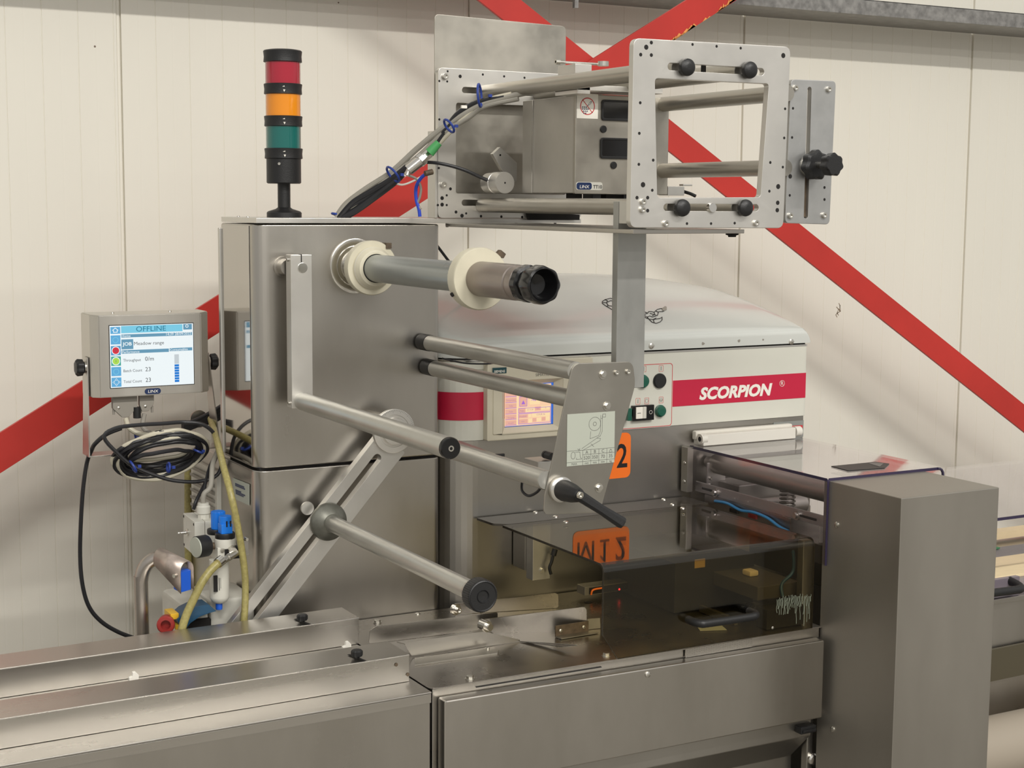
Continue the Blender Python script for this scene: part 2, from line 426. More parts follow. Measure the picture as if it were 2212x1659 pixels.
# ================================================================ TOWER (unwind column)
TX0, TX1, TY0 = 1.067, 1.491, 3.04
tw = T('unwind_column', 'tall stainless steel column cabinet carrying the film rollers, left of the white machine', 'cabinet', (1.28, 3.14, 0))
def roundcol(x0, x1, y0, y1, z0, z1, r, n=6):
    c = [(x0, y1), (x0, y0+r)] + [(x0+r-r*math.cos(math.radians(90*i/n)), y0+r-r*math.sin(math.radians(90*i/n))) for i in range(1, n)] + [(x0+r, y0), (x1-.012, y0), (x1-.004, y0+.003), (x1, y0+.012), (x1, y1)]
    return [(x, y, z0) for x, y in c], (0, 0, z1-z0)
MB().prism(*roundcol(TX0, TX1, TY0, 3.25, 1.094, 1.6005, .030), bev=.0035).build('upper_body', steel, tw, ang=50)
MB().prism(*roundcol(TX0-.002, TX1, TY0, 3.515, .0, 1.089, .030), bev=.003).build('lower_body', steel, tw, ang=50)
MB().box(TX0+.01, TX1-.01, TY0+.01, 3.24, 1.08, 1.10).build('joint_gasket', dark, tw)
MB().box(TX0-.0055, TX0+.002, 3.245, 3.258, 1.10, 1.59, .002).build('rear_flange', alu, tw)
MB().box(1.071, 1.845, 3.036, 3.26, 1.6030, 1.6135, .0008).build('top_plate', aluM, tw)
for px, py in ((515, 467), (535, 468)): screw('dome', at(px, py+1, Z=1.6135), (0, 0, 1), .004, tw)
for px in (966, 1115, 1199): 
    p = at(px, 487, Y=3.05); MB().cyl((p.x, 3.05, 1.603), (p.x, 3.05, 1.594), .003).build('stud', dark, tw)
MB().box(TX0-.0012, TX0-.0002, 3.068, 3.245, 1.100, 1.597, 0).build('side_panel', mat('polished_stainless', (.50, .475, .44, 1), .07, 1), tw, 'mirror-polished left side')
# bearing ring, dial, sticker, vent
Y_ = TY0
MB().lathe((1.291, 3.041, 1.513), NY, [(0, .058), (.004, .058), (.005, .056), (.005, .048), (.002, .047), (.002, .043), (.006, .042), (.006, .036), (.003, .035), (.012, .031), (.012, .028)], 48).build('bearing_ring', chrome, tw)
MB().lathe((1.13, 3.041, 1.513), NY, [(0, .022), (.006, .022), (.006, .017), (.03, .016)], 32).build('pivot_collar', steel, tw)
v = MB()
MB().box(1.055, 1.066, 3.27, 3.46, .935, 1.055, .002).build('vent_frame', greyp, tw)
for k in range(6):
    z = .945+k*.0175
    MB().prism([(1.056, 3.285, z), (1.056, 3.445, z), (1.048, 3.445, z+.004), (1.048, 3.285, z+.004)], (0, 0, .007)).build('slat', greyd, tw)
stk = [at(503, 1032, X=1.0635), at(539, 1046, X=1.0635), at(539, 1092, X=1.0635), at(506, 1077, X=1.0635)]
MB().prism(stk, (-.0006, 0, 0)).build('service_label', paper, tw, 'small pale sticker with blue print')
s_ = MB()
for k, (l, a) in enumerate(((.55, .2), (.6, .28), (.35, .5), (.6, .58), (.5, .66))):
    A = stk[0].lerp(stk[3], a); B = stk[1].lerp(stk[2], a); p = A.lerp(B, .15); q = A.lerp(B, .15+l)
    s_.prism([p+Vector((-.0008, 0, 0)), q+Vector((-.0008, 0, 0)), q+Vector((-.0008, 0, -.003)), p+Vector((-.0008, 0, -.003))], (-.0003, 0, 0))
s_.build('label_print', badge, tw)

# ---------------------------------------------------------------- signal tower
sx, sy = 1.174, 3.15
st = T('signal_tower', 'black signal tower with red, amber and teal lenses on top of the column', 'signal light', (sx, sy, 1.6135))
MB().lathe((sx, sy, 1.6135), (0, 0, 1), [(0, .037), (.010, .037), (.013, .034), (.018, .018), (.022, .0125)], 40).build('base', black, st)
MB().cyl((sx, sy, 1.63), (sx, sy, 1.69), .0135).build('stem', black, st)
zb = [1.686, 1.739, 1.752, 1.806, 1.819, 1.872, 1.885, 1.9355, 1.961]
MB().lathe((sx, sy, 1.685), (0, 0, 1), [(0, .034), (.002, .0365), (.052, .0365)], 48).build('electrical_base', black, st)
def ring(z, h): return MB().lathe((sx, sy, z), (0, 0, 1), [(0, .038), (.001, .040), (h*.5, .0393), (h-.001, .0405), (h, .039)], 48)
for z in (1.737, 1.8045, 1.8715):
    rg = ring(z, .022).build('ring', black, st)
    for dx, tri in ((-.016, ((0, .014), (.009, .014), (.009, .018))), (-.0125, ((-.002, .008), (.003, .008), (.0005, .003)))):
        yy = sy-math.sqrt(.0405**2-dx**2)-.0005
        MB().prism([(sx+dx+a, yy, z+b_) for a, b_ in tri], (0, -.0006, 0)).build('arrow_mark', letter, rg)
MB().lathe((sx, sy, 1.938), (0, 0, 1), [(0, .038), (.001, .0405), (.012, .0395), (.023, .0408), (.025, .0385), (.0265, .03), (.027, .001)], 48).build('cap', black, st)
for z0, z1, mm, nm in ((1.759, 1.8045, lensG, 'teal lens'), (1.8265, 1.8715, lensA, 'amber lens'), (1.8935, 1.938, lensR, 'red lens')):
    MB().lathe((sx, sy, z0), (0, 0, 1), [(0, .0365), (z1-z0, .0365)], 72, lobes=36, amp=.006).build('lens', mm, st, nm)
screw('socket', (sx-.021, sy-.0305, 1.726), (-.5, -.85, 0), .003, st)

# ================================================================ FILM SPINDLE
SX, SZ = 1.302, 1.511
sp = T('film_spindle', 'thick grey film reel shaft with two cream collars and a black end knob', 'roller', (SX, 3.03, SZ))
def axl(name, Y0, prof, mt, lab=None, seg=48, X=SX, Z=SZ, par=sp, **k):
    return MB().lathe((X, Y0, Z), NY, prof, seg, **k).build(name, mt, par, lab)
axl('inner_shaft', 3.03, [(0, .0285), (.06, .0285)], chrome)
f1 = axl('inner_collar', 2.997, [(0, .050), (.003, .0565), (.018, .0572), (.022, .0555), (.022, .045), (.026, .0435), (.030, .043), (.034, .040), (.040, .037), (.042, .031)], cream, 'cream collar next to the column')
axl('collar_hub', 2.971, [(0, .0435), (.003, .0435), (.010, .0375), (.014, .0365), (.016, .030)], hubw, par=f1)
MB().box(SX+.030, SX+.042, 2.972, 2.995, SZ+.040, SZ+.052, M=None).build('clamp_notch', brown, f1)
axl('shaft_tube', 2.965, [(0, .0265), (.006, .0285), (.47, .0285)], galvT)
f2 = axl('outer_collar', 2.515, [(0, .052), (.003, .0562), (.024, .0570), (.028, .0550), (.028, .030)], cream, 'cream collar near the free end')
d = Vector((.043, 0, .043)); MB().prism([(SX+.036, 2.498, SZ+.042), (SX+.052, 2.498, SZ+.036), (SX+.057, 2.498, SZ+.044), (SX+.046, 2.498, SZ+.052)], (0, .012, 0), .001).build('clamp_lever', brown, f2)
MB().cyl((SX-.047, 2.503, SZ-.026), (SX-.0525, 2.503, SZ-.029), .004).build('grub_screw_hole', dark, f2)
axl('end_sleeve', 2.488, [(0, .0300), (.002, .0318), (.135, .0315), (.137, .0295), (.141, .0295), (.143, .031), (.160, .031), (.162, .029)], browns, 'brown stained sleeve')
kb = axl('end_knob', 2.327, [(0, .028), (.003, .0315), (.018, .0315), (.020, .026), (.030, .0245), (.034, .030, 1), (.040, .0325, 1), (.060, .0325, 1), (.067, .031, 1), (.069, .028, 0), (.066, .0250, 0), (.040, .0175, 0), (.038, .001, 0)], blackG, 'black hollow star knob', seg=96, lobes=8, amp=.028)

# ================================================================ DANCER ARM
AX = 1.1455
da = T('dancer_arm', 'flat aluminium swing arm with a pale roller at its lower end, on the column front', 'arm', (AX, 2.99, 1.24))
plate('arm_bar', rr(1.1225, 1.226, 1.168, 1.540, .001), [], 2.977, .028, aluM, da)
MB().box(1.1445, 1.1460, 2.9755, 2.99, 1.525, 1.541).build('clamp_slit', dark, da)
MB().box(1.1415, 1.1430, 2.9755, 2.99, 1.2255, 1.233).build('clamp_slit', dark, da)
MB().lathe((1.1475, 2.978, 1.5135), NY, [(0, .0105), (.002, .0105), (.0025, .0095)], 28).build('pivot_pin', chrome, da)
MB().cyl((1.1475, 3.03, 1.5135), (1.1475, 2.99, 1.5135), .012).build('pivot_shaft', steel, da)
for z in (1.53, 1.236): screw('socket', (1.1225, 2.991, z), (-1, 0, 0), .004, da)
rl = axl('roller', 2.977, [(0, .0180), (.004, .0187), (.672, .0187), (.675, .0182)], aluT, X=AX, Z=1.2395, par=da)
MB().lathe((AX, 2.303, 1.2395), NY, [(0, .0188), (.006, .0188), (.009, .0172), (.009, .005)], 40).build('end_cap', blackG, rl, 'black end cap')
MB().lathe((AX, 2.2945, 1.2395), NY, [(0, .0055), (.0012, .005), (.0012, .003), (.0002, .0025)], 16).build('cap_screw', bolt_m, rl)

# ================================================================ SLOTTED ARM
YA_ = 2.985
sa = T('tension_roller', 'long slotted aluminium arm with a roller, leaning diagonally, with a dial at its upper end', 'arm', at(700, 1130, Y=YA_))
o4 = [(821, 932), (878, 977), (530, 1425), (473, 1380)]
def along(p, q, t): return (p[0]+(q[0]-p[0])*t, p[1]+(q[1]-p[1])*t)
U0 = Vector(xz([(815, 990)], YA_)[0]); U1 = Vector(xz([(545, 1337)], YA_)[0]); dv = (U1-U0).normalized(); U1 = U0+dv*.52
nv = Vector((-dv.y, dv.x)); hw = .0092
sl = []
for c, s0 in ((U0, -1), (U1, 1)):
    for i in range(9):
        a = PI*i/8; sl.append(tuple(c+dv*(s0*math.sin(a)*hw)+nv*(math.cos(a)*hw*(-s0))))
P0 = Vector(xz([(849.5, 954.5)], YA_)[0]); hwA = .0375
oc = [P0+nv*hwA, P0-nv*hwA, P0-nv*hwA+dv*.62, P0+nv*hwA+dv*.62]
plate('arm_bar', roundpoly([tuple(p) for p in oc], [.004]*4), [sl], YA_, .020, alu, sa)
dp = at(848, 930, Y=YA_); 
MB().lathe((dp.x, 3.041, dp.z), NY, [(0, .030), (.058, .030)], 36).build('arm_pivot', steel, sa)
dl = MB().lathe((dp.x, 2.985, dp.z), NY, [(0, .047), (.010, .047), (.0105, .046), (.0105, .035), (.009, .034), (.009, .030), (.016, .028), (.016, .019)], 48).build('angle_dial', aluM, sa, 'round dial with engraved degree marks')
tk = MB()
for i in range(44):
    a = math.radians(-30+i*5); l = .006 if i % 5 == 0 else .0035
    tk.prism([(dp.x+math.cos(a-.008)*.0455, 2.9744, dp.z+math.sin(a-.008)*.0455), (dp.x+math.cos(a+.008)*.0455, 2.9744, dp.z+math.sin(a+.008)*.0455), (dp.x+math.cos(a)*(.0455-l), 2.9744, dp.z+math.sin(a)*(.0455-l))], (0, -.0003, 0))
tk.build('degree_marks', inkg, dl)
hp = at(712, 1128, Y=2.975)
MB().lathe((hp.x, 2.985, hp.z), NY, [(0, .040), (.006, .0405), (.012, .038), (.022, .026), (.026, .020), (.026, .016)], 44).build('clamp_cone', coneg, sa, 'dark grey cast cone')
HX, HZ = hp.x, hp.z
r2 = axl('roller', 2.965, [(0, .0165), (.004, .0172), (.630, .0172), (.632, .0168)], aluT, X=HX, Z=HZ, par=sa)
axl('end_collar', 2.335, [(0, .0160), (.002, .0176), (.014, .0176), (.015, .0150), (.020, .0150)], steel, X=HX, Z=HZ, par=r2)
kn = axl('knurled_knob', 2.313, [(0, .020), (.003, .0275), (.005, .0285), (.026, .0285), (.029, .0272), (.030, .0255, 0), (.0285, .0240, 0), (.0285, .0115, 0), (.030, .011, 0), (.0275, .0095, 0), (.0270, .001, 0)], black, 'black knurled knob', X=HX, Z=HZ, par=r2, seg=144, lobes=48, amp=.014)
p = at(664, 1098, Y=3.008); MB().cyl((p.x, 3.012, p.z), (p.x, 3.006, p.z), .014).build('stop_disc', aluM, sa)

# ================================================================ ROLLER BRACKET (side plate)
YP = 2.385
rb = T('roller_bracket', 'slanted steel side plate with three guide tubes running back to the column', 'bracket', (1.47, YP, 1.1))
po = xz([(1238, 785), (1367, 781), (1373, 830), (1296, 1108), (1174, 1112), (1177, 1070)], YP)
plate('side_plate', roundpoly(po, [.018, .014, .012, .014, .012, .004]), [], YP, .0035, mat('side_plate_steel', (.38, .36, .32, 1), .38, .97, .06, 7, (1, 1, 1), .06), rb)
for X, Z, Y1, nm in ((1.452, 1.343, 3.02, 'upper'), (1.463, 1.288, 3.02, 'lower')):
    t_ = axl('guide_tube', 3.0, [(0, .0165), (.003, .0170), (3.0-YP-.004, .0170)], aluT, X=X-.008, Z=Z+.004, par=rb)
    axl('tube_collar', 3.036, [(0, .0165), (.002, .0178), (.042, .0178), (.044, .0165)], black, 'black plastic collar', X=X-.008, Z=Z+.004, par=rb)
axl('lower_tube', 2.975, [(0, .0175), (.583, .0180), (.586, .0165)], aluT, X=1.385, Z=1.151, par=rb)
for px, py, k, r in ((1302, 809, 'hex', .0062), (1331, 805, 'socket', .0045), (1356, 803, 'socket', .0045), (1311, 877, 'hex', .0062), (1294, 1054, 'hex', .0062)):
    screw(k, at(px, py, Y=YP), NY, r, rb)
# instruction label
LY = YP-.0002
lp = xz([(1225, 895), (1328, 888), (1327, 998), (1224, 1008)], LY)
lx0, lx1 = lp[0][0], lp[1][0]; lz1 = (lp[0][1]+lp[1][1])/2; lz0 = (lp[2][1]+lp[3][1])/2
lb = decal('instruction_label', [[(lx0, lz0), (lx1, lz0), (lx1, lz1), (lx0, lz1)]], LY, paper, rb, 'pale label with a line drawing of the film path and a size table')
LW, LH = lx1-lx0, lz1-lz0
def lc(u, v): return (lx0+u*LW, lz1-v*LH)
ls = [[lc(0, .71), lc(1, .71)], [lc(.33, .80), lc(1, .80)], [lc(0, .93), lc(1, .93)], [lc(.33, .71), lc(.33, 1)], [lc(.50, .71), lc(.50, 1)], [lc(.67, .71), lc(.67, 1)], [lc(.84, .71), lc(.84, 1)],
      [lc(.70, .06), lc(.70, .36), lc(.66, .45), lc(.48, .50), lc(.49, .36)], [lc(.735, .06), lc(.735, .37), lc(.69, .47)], [lc(.70, .12), lc(.735, .12)], [lc(.74, .04), lc(.80, .04), lc(.80, .10), lc(.74, .10), lc(.74, .04)],
      [lc(.31, .68), lc(.62, .50), lc(.70, .51), lc(.69, .55), lc(.34, .71)], [lc(.50, .60), lc(.56, .66)], [lc(.62, .50), lc(.69, .46)],
      [lc(.22, .68), lc(.28, .71)], [lc(.24, .72), lc(.27, .67)], [lc(.17, .74), lc(.27, .74), lc(.28, .84), lc(.31, .88), lc(.20, .88), lc(.20, .85)]]
cc = lc(.575, .22)
ls.append([(cc[0]+.0125*math.cos(a*PI/12), cc[1]+.0125*math.sin(a*PI/12)) for a in range(25)])
ls.append([(cc[0]+.0035*math.cos(a*PI/8), cc[1]+.0035*math.sin(a*PI/8)) for a in range(17)])
cc = lc(.13, .80); ls.append([(cc[0]+.0045*math.cos(a*PI/8), cc[1]+.0065*math.sin(a*PI/8)) for a in range(17)])
strokes('label_drawing', ls, .0006, LY-.0008, inkg, lb, .0002)
for s, u in (('A', .415), ('B', .585), ('C', .755)): text('label_letter', s, .0085, *lc(u, .785), LY-.0008, inkg, lb, 'CENTER', th=.0002)
for s, u in (('520', .415), ('350', .585), ('70', .755), ('35', .92)): text('label_number', s, .0090, *lc(u, .895), LY-.0008, inkg, lb, 'CENTER', th=.0002)
for s, u in (('MAX.', .16), ('mm', .415), ('mm', .585), ('mm', .755), ('kg', .92)): text('label_unit', s, .0055, *lc(u, .985), LY-.0008, inkg, lb, 'CENTER', th=.0002)
strokes('weight_icon', [[lc(.89, .79), lc(.95, .79), lc(.94, .75), lc(.90, .75), lc(.89, .79)], [lc(.91, .75), lc(.92, .73), lc(.93, .75)]], .0005, LY-.0008, inkg, lb, .0002)
# clamp lever
cl = T('clamp_lever', 'black clamping lever pointing down to the right on the slanted side plate', 'handle', at(1215, 1060, Y=YP))
q = at(1208, 1056, Y=YP)
MB().lathe((q.x, YP, q.z), NY, [(0, .022), (.004, .0235), (.010, .0235), (.012, .021), (.014, .016)], 36).build('washer', chrome, cl)
h0 = Vector((q.x, YP-.010, q.z)); h1 = at(1250, 1070, Y=YP-.065)
hb = MB().lathe(h0, h1-h0, [(0, .0185), (.010, .0195), (.035, .0170), ((h1-h0).length, .0125), ((h1-h0).length+.004, .009)], 28).build('hub', black, cl)
h2 = at(1346, 1131, Y=YP-.085)
dd = (h2-h1).normalized(); n1 = dd.cross(Vector((0, 1, 0))).normalized(); n2 = dd.cross(n1)
hm = MB()
def sec(c, a, b_): return [c+n1*(x*a)+n2*(y*b_) for x, y in ((-1, -.5), (-.5, -1), (.5, -1), (1, -.5), (1, .5), (.5, 1), (-.5, 1), (-1, .5))]
rings = [sec(h1-dd*.006, .010, .009), sec(h1+dd*.01, .0095, .009), sec(h1.lerp(h2, .5), .0085, .0075), sec(h2-dd*.003, .0105, .008), sec(h2, .009, .007)]
VV = [[hm.bm.verts.new(p) for p in r] for r in rings]
for a, b_ in zip(VV, VV[1:]):
    for i in range(8): hm.bm.faces.new((a[i], a[(i+1) % 8], b_[(i+1) % 8], b_[i]))
hm.bm.faces.new(VV[0]); hm.bm.faces.new(VV[-1])
hm.build('lever', black, cl)
screw('socket', at(1251, 1069, Y=YP-.076), (.2, -1, -.1), .0062, cl)
# hanging bar
bx = T('hanging_bar', 'flat upright aluminium bar joining the slanted side plate to the frame above', 'bar', (1.56, 2.41, 1.3))
p0 = at(1330, 430, Y=2.40).x; p1 = at(1389, 560, Y=2.40).x
plate('bar', rr(p0, 1.309, p1, 1.652, .001), [], 2.39, .018, mat('bar_aluminium', (.42, .42, .40, 1), .42, .85, .14, 12, (1, 1, .5), .06), bx)
MB().box(p0+.001, p1+.004, 2.36, 2.39, 1.612, 1.652, .001).build('clamp_block', alu, bx)

# ---------------------------------------------------------------- sensor rail
sr = T('sensor_rail', 'flat grey rail with a sensor block behind the lower guide tube', 'sensor', (1.47, 2.6, 1.16))
ra = at(985, 952, X=1.478); rb_ = at(1150, 1012, X=1.478)
MB().prism([(1.47, ra.y, ra.z), (1.486, ra.y, ra.z), (1.486, ra.y, ra.z-.012), (1.47, ra.y, ra.z-.012)], rb_-ra).build('rail', aluT, sr)
c0 = at(1078, 985, X=1.478); MB().box(1.466, 1.490, c0.y-.003, c0.y+.003, c0.z-.012, c0.z+.0045, .001).build('rail_clamp', black, sr)
c1 = at(1165, 1003, X=1.480)
MB().box(1.462, 1.500, c1.y-.025, c1.y+.03, c1.z-.024, c1.z+.010, .002).build('sensor_block', alu, sr)
c2 = at(1188, 985, X=1.490); MB().lathe(c2+Vector((0, .02, 0)), NY, [(0, .0075), (.006, .0075), (.006, .006), (.008, .006), (.008, .0075), (.03, .0075)], 24).build('knob', black, sr)
MB().tube([at(1128, 1040, Y=2.5), at(1128, 1060, Y=2.48), at(1142, 1071, Y=2.46), at(1160, 1063, Y=2.44), at(1170, 1050, Y=2.42)], .0026).build('cable', cabk, sr)
# ================================================================ PRINTER FRAME
YF, YR = 2.28, 3.030
pf = T('printer_frame', 'large aluminium bracket of two windowed plates joined by steel tubes on top of the column', 'frame', (1.66, 2.6, 1.613))
def sq(pts, Y): return [tuple(p) for p in xz(pts, Y)]
# rear plate
rp_o = roundpoly([(1.480, 1.614), (1.842, 1.614), (1.842, 1.934), (1.480, 1.934)], .012)
w0 = at(985, 418, Y=YR); w1 = at(985, 222, Y=YR)
rholes = [roundpoly([(w0.x, w0.z), (1.80, w0.z), (1.80, w1.z), (w0.x, w1.z)], .006)]
for pz in (at(1010, 195, Y=YR).z, at(1010, 438, Y=YR).z):
    a = at(998, 300, Y=YR).x; rholes.append(rr(a, pz-.0065, 1.79, pz+.0065, .0064))
plate('rear_plate', rp_o, rholes, YR, .015, aluM, pf)
for px, py, r in ((967, 154, .0028), (949, 175, .0028), (966, 176, .0028), (994, 165, .0045), (1043, 161, .003), (1089, 165, .003), (1133, 168, .003), (949, 258, .003), (949, 312, .003), (948, 363, .003), (973, 408, .004), (965, 422, .003), (955, 428, .005), (955, 442, .005), (946, 443, .003), (965, 443, .003), (985, 458, .004), (998, 466, .005), (1007, 461, .003), (1039, 467, .0035), (1083, 468, .0035), (1128, 469, .0035)):
    hole(px, py, r*.85, YR, pf)
for px, py in ((961, 165), (957, 399)): screw('socket', at(px, py, Y=YR-.001), NY, .0068, pf)
MB().box(1.474, 1.480, YR+.001, YR+.04, 1.614, 1.80, .001).build('mounting_lug', alu, pf)
g0 = at(912, 468, Y=3.10); g1 = at(938, 375, Y=3.10)
MB().prism([(g0.x, 3.04, 1.614), (1.482, 3.04, 1.614), (1.482, 3.04, g1.z)], (0, .008, 0)).build('gusset', steelB, pf)
# front plate
FO = roundpoly(sq([(1369, 82), (1708, 101), (1692, 493), (1361, 492)], YF), .014)
FWn = roundpoly(sq([(1415, 169), (1661, 181), (1643, 426), (1420, 427)], YF), .007)
st0 = xz([(1446, 145), (1648, 154)], YF); sb0 = xz([(1437, 449), (1636, 448)], YF)
fh = [FWn]
for (a, b_) in (st0, sb0):
    zc = (a[1]+b_[1])/2; fh.append(rr(a[0]-.003, zc-.0062, b_[0]+.003, zc+.0062, .0061))
fp = plate('front_plate', FO, fh, YF, .014, aluM, pf, None, .001)
for px, py, r in ((1396, 102, .0052), (1407, 92, .0038), (1384, 118, .0038), (1407, 119, .0038), (1496, 96, .003), (1548, 100, .003), (1600, 104, .003), (1692, 120, .0055), (1383, 222, .0032), (1381, 288, .0032), (1411, 346, .0032), (1380, 355, .0032), (1389, 399, .0055), (1409, 411, .0032), (1376, 427, .0038), (1399, 427, .0038), (1399, 455, .0038), (1696, 235, .003), (1694, 298, .003), (1664, 351, .0032), (1691, 361, .003), (1681, 403, .0055), (1662, 413, .0032), (1680, 438, .0048), (1679, 454, .0048), (1484, 483, .003), (1536, 483, .003), (1587, 482, .003)):
    hole(px, py, r*.85, YF, fp)
for px, py in ((1388, 436), (1387, 453), (1437, 483), (1632, 482)): screw('socket', at(px, py, Y=YF), NY, .0055, fp)
for nm, X, Z in (('tl', 1.590, 1.8855), ('tr', 1.727, 1.8865), ('bl', 1.586, 1.642), ('br', 1.727, 1.6415)):
    MB().lathe((X, YR, Z), NY, [(0, .0140), (.003, .0155), (YR-YF-.017, .0155), (YR-YF-.014, .0140)], 32).build('spacer_tube', dullT, pf)
for px, py in ((1478, 146), (1613, 152), (1468, 449), (1604, 449)):
    q = at(px, py, Y=YF)
    MB().lathe((q.x, YF, q.z), NY, [(0, .0075), (.004, .0075), (.004, .0148), (.009, .0155), (.013, .0145), (.0165, .0105), (.018, .004)], 32).build('clamp_knob', black, pf, 'black domed knob')
q = at(1537, 449, Y=YF); MB().lathe((q.x, YF+.004, q.z), NY, [(0, .0085), (.008, .0085), (.009, .0078)], 28).build('centre_pin', chrome, pf)
for X, Z in ((1.835, 1.852), (1.835, 1.716)):
    MB().lathe((X, YR, Z), NY, [(0, .0150), (YR-YF-.014, .0150)], 32).build('ribbon_rod', dullT, pf)
for k, x in enumerate((1516, 1578)):
    q = at(x, 150, Y=YF+.03); MB().box(q.x-.002, q.x+.002, YF+.02, YF+.03, q.z-.012, q.z+.012).build('slot_spacer', dark, pf)
# crossbar block clamped round the tubes
CB0, CB1 = 2.65, 2.737
cbm = MB().box(1.598, 1.800, CB0, CB1, 1.869, 1.880, .0008)
cbm.build('crossbar', aluM, pf)
MB().box(1.598, 1.628, CB0, CB1, 1.862, 1.879, .001).build('clamp_block', aluM, pf)
MB().box(1.602, 1.640, CB0+.015, CB1-.004, 1.901, 1.921, .001).build('clamp_block', aluM, pf)
e0 = at(1200, 147, Y=2.70); e1 = at(1322, 144, Y=2.60)
MB().cyl((e0.x, 2.70, 1.926), (e1.x+.03, 2.70, 1.926), .0026).cyl((e0.x, 2.70, 1.926), (e0.x+.010, 2.70, 1.926), .0048).build('clamp_screw', bolt_m, pf)
q = at(1303, 146, Y=2.68); MB().lathe((q.x, 2.68, 1.921), (0, 0, 1), [(0, .011), (.009, .011)], 24).build('nut', bolt_m, pf)
# base strip beneath front plate
b0 = at(1363, 496, Y=YF+.014)
MB().box(1.500, 1.742, YF+.012, 3.035, 1.5955, 1.6028, .0008).build('base_strip', steel, pf)
q = at(1600, 497, Y=YF+.02); MB().lathe((q.x-.008, YF+.035, 1.5955), (0, 0, -1), [(0, .012), (.003, .012), (.004, .008), (.007, .007)], 20).build('foot_screw', dark, pf)
MB().prism([(1.70, YR-.012, 1.610), (1.83, YR-.012, 1.610), (1.83, YR-.012, 1.622), (1.695, YR-.012, 1.630)], (0, .010, 0)).build('support_lip', dark, pf)

# adjuster plate
YA2 = 2.300
ap = T('adjuster_plate', 'tall narrow aluminium plate with a long slot, right of the windowed front plate', 'plate', (1.90, YA2, 1.62))
AO = roundpoly(sq([(1709, 171), (1806, 175), (1792, 485), (1696, 482)], YA2), .010)
a_, b_ = xz([(1749, 188), (1741, 472)], YA2)
xm = (a_[0]+b_[0])/2
plate('plate', AO, [rr(xm-.0048, b_[1], xm+.0048, a_[1], .0047)], YA2, .012, mat('adjuster_aluminium', (.47, .47, .46, 1), .42, .85, .1, 20), ap)
MB().box(xm-.0046, xm+.0046, YA2+.006, YA2+.012, b_[1]+.003, b_[1]+.11).build('slide', brown, ap)
for px, py in ((1717, 190), (1789, 193), (1706, 466), (1779, 465)): screw('socket', at(px, py, Y=YA2), NY, .0055, ap)
for px, py, r in ((1713, 234, .003), (1711, 297, .003), (1708, 360, .003), (1707, 381, .005), (1706, 422, .003), (1781, 405, .0032), (1781, 431, .0032)): hole(px, py, r*.85, YA2, ap)
q = at(1748, 357, Y=YA2)
def lob(Yb, prof, mt, nm, lab=None):
    return MB().lathe((q.x, Yb, q.z), NY, prof, 84, lobes=7, amp=.075).build(nm, mt, ap, lab)
MB().lathe((q.x, YA2, q.z), NY, [(0, .020), (.003, .020), (.004, .018)], 32).build('washer', bolt_m, ap)
lob(YA2-.004, [(0, .017, 0), (.006, .0265, 1), (.020, .0265, 1), (.024, .022, 1), (.025, .012, 0)], black, 'star_knob', 'larger black star knob')
MB().cyl((q.x, YA2-.028, q.z), (q.x, YA2-.052, q.z), .006).build('threaded_rod', bolt_m, ap)
lob(YA2-.048, [(0, .010, 0), (.006, .0195, 1), (.022, .0205, 1), (.026, .018, 1), (.026, .008, 0)], black, 'star_knob', 'smaller outer black star knob')

# backing sheet
bs = plate('backing_sheet', roundpoly(sq([(938, 30), (1222, 57), (1221, 600), (938, 475)], 3.062)[:2]+[(at(1222, 57, Y=3.062).x, 1.618), (at(938, 30, Y=3.062).x, 1.618)], [.012, .012, .002, .002]), [], 3.060, .003, steelB)
tag(bs, 'plain grey stainless sheet standing upright behind the printer frame', 'sheet')

# ---------------------------------------------------------------- print head
YH = 2.70
ph = T('print_head', 'boxy stainless printer unit with blue badge, hanging inside the aluminium frame', 'printer', (1.735, 2.82, 1.668))
MB().box(1.6235, 1.846, YH+.004, 2.915, 1.668, 1.8625, .002).build('housing', mat('printer_side_paint', (.44, .415, .37, 1), .36, .65, .08, 8), ph)
MB().box(1.622, 1.6232, 2.872, 2.912, 1.669, 1.861).build('rear_flap', mat('printer_side_paint', (.44, .415, .37, 1), .4), ph)
MB().box(1.6215, 1.6232, 2.869, 2.871, 1.669, 1.861).build('flap_edge', chrome, ph)
fpn = plate('front_cover', roundpoly([(1.6225, 1.6665), (1.848, 1.6665), (1.848, 1.8655), (1.6225, 1.8655)], .003), [], YH-.004, .010, steelB, ph, None, .0015)
Yq = YH-.0042
def win(pa, pb):
    a = at(*pa, Y=Yq); b2 = at(*pb, Y=Yq)
    o = rr(a.x, b2.z, b2.x, a.z, .006); i = rr(a.x+.004, b2.z+.005, b2.x-.004, a.z-.004, .004)
    w = plate('window_frame', o, [i], Yq-.0035, .0035, black, fpn, None, .0006)
    decal('window_glass', [rr(a.x+.003, b2.z+.004, b2.x-.003, a.z-.003, .004)], Yq-.0002, blackG, fpn)
win((1299, 215), (1400, 264)); win((1296, 297), (1400, 345))
for px, py in ((1303, 279), (1325, 357)):
    q = at(px, py, Y=Yq); MB().lathe((q.x, Yq, q.z), NY, [(0, .0075), (.0025, .0072), (.003, .005)], 28).build('button', black, fpn)
a = at(1246, 202, Y=Yq); c = at(1291, 257, Y=Yq)
lbp = decal('no_spray_label', [[(a.x, c.z), (c.x, c.z), (c.x, a.z), (a.x, a.z)]], Yq, letter, fpn, 'white sticker with a red prohibition circle over a spraying hose')
cx, cz = (a.x+c.x)/2, (a.z+c.z)/2; R0 = .0172
decal('red_circle', [circ(cx, cz, R0, 40), circ(cx, cz, R0-.0018, 40)], Yq-.0008, redink, lbp, th=.0003)
strokes('red_slash', [[(cx-.0115, cz+.0125), (cx+.0115, cz-.0125)]], .0014, Yq-.0008, redink, lbp, .0003)
dr = MB()
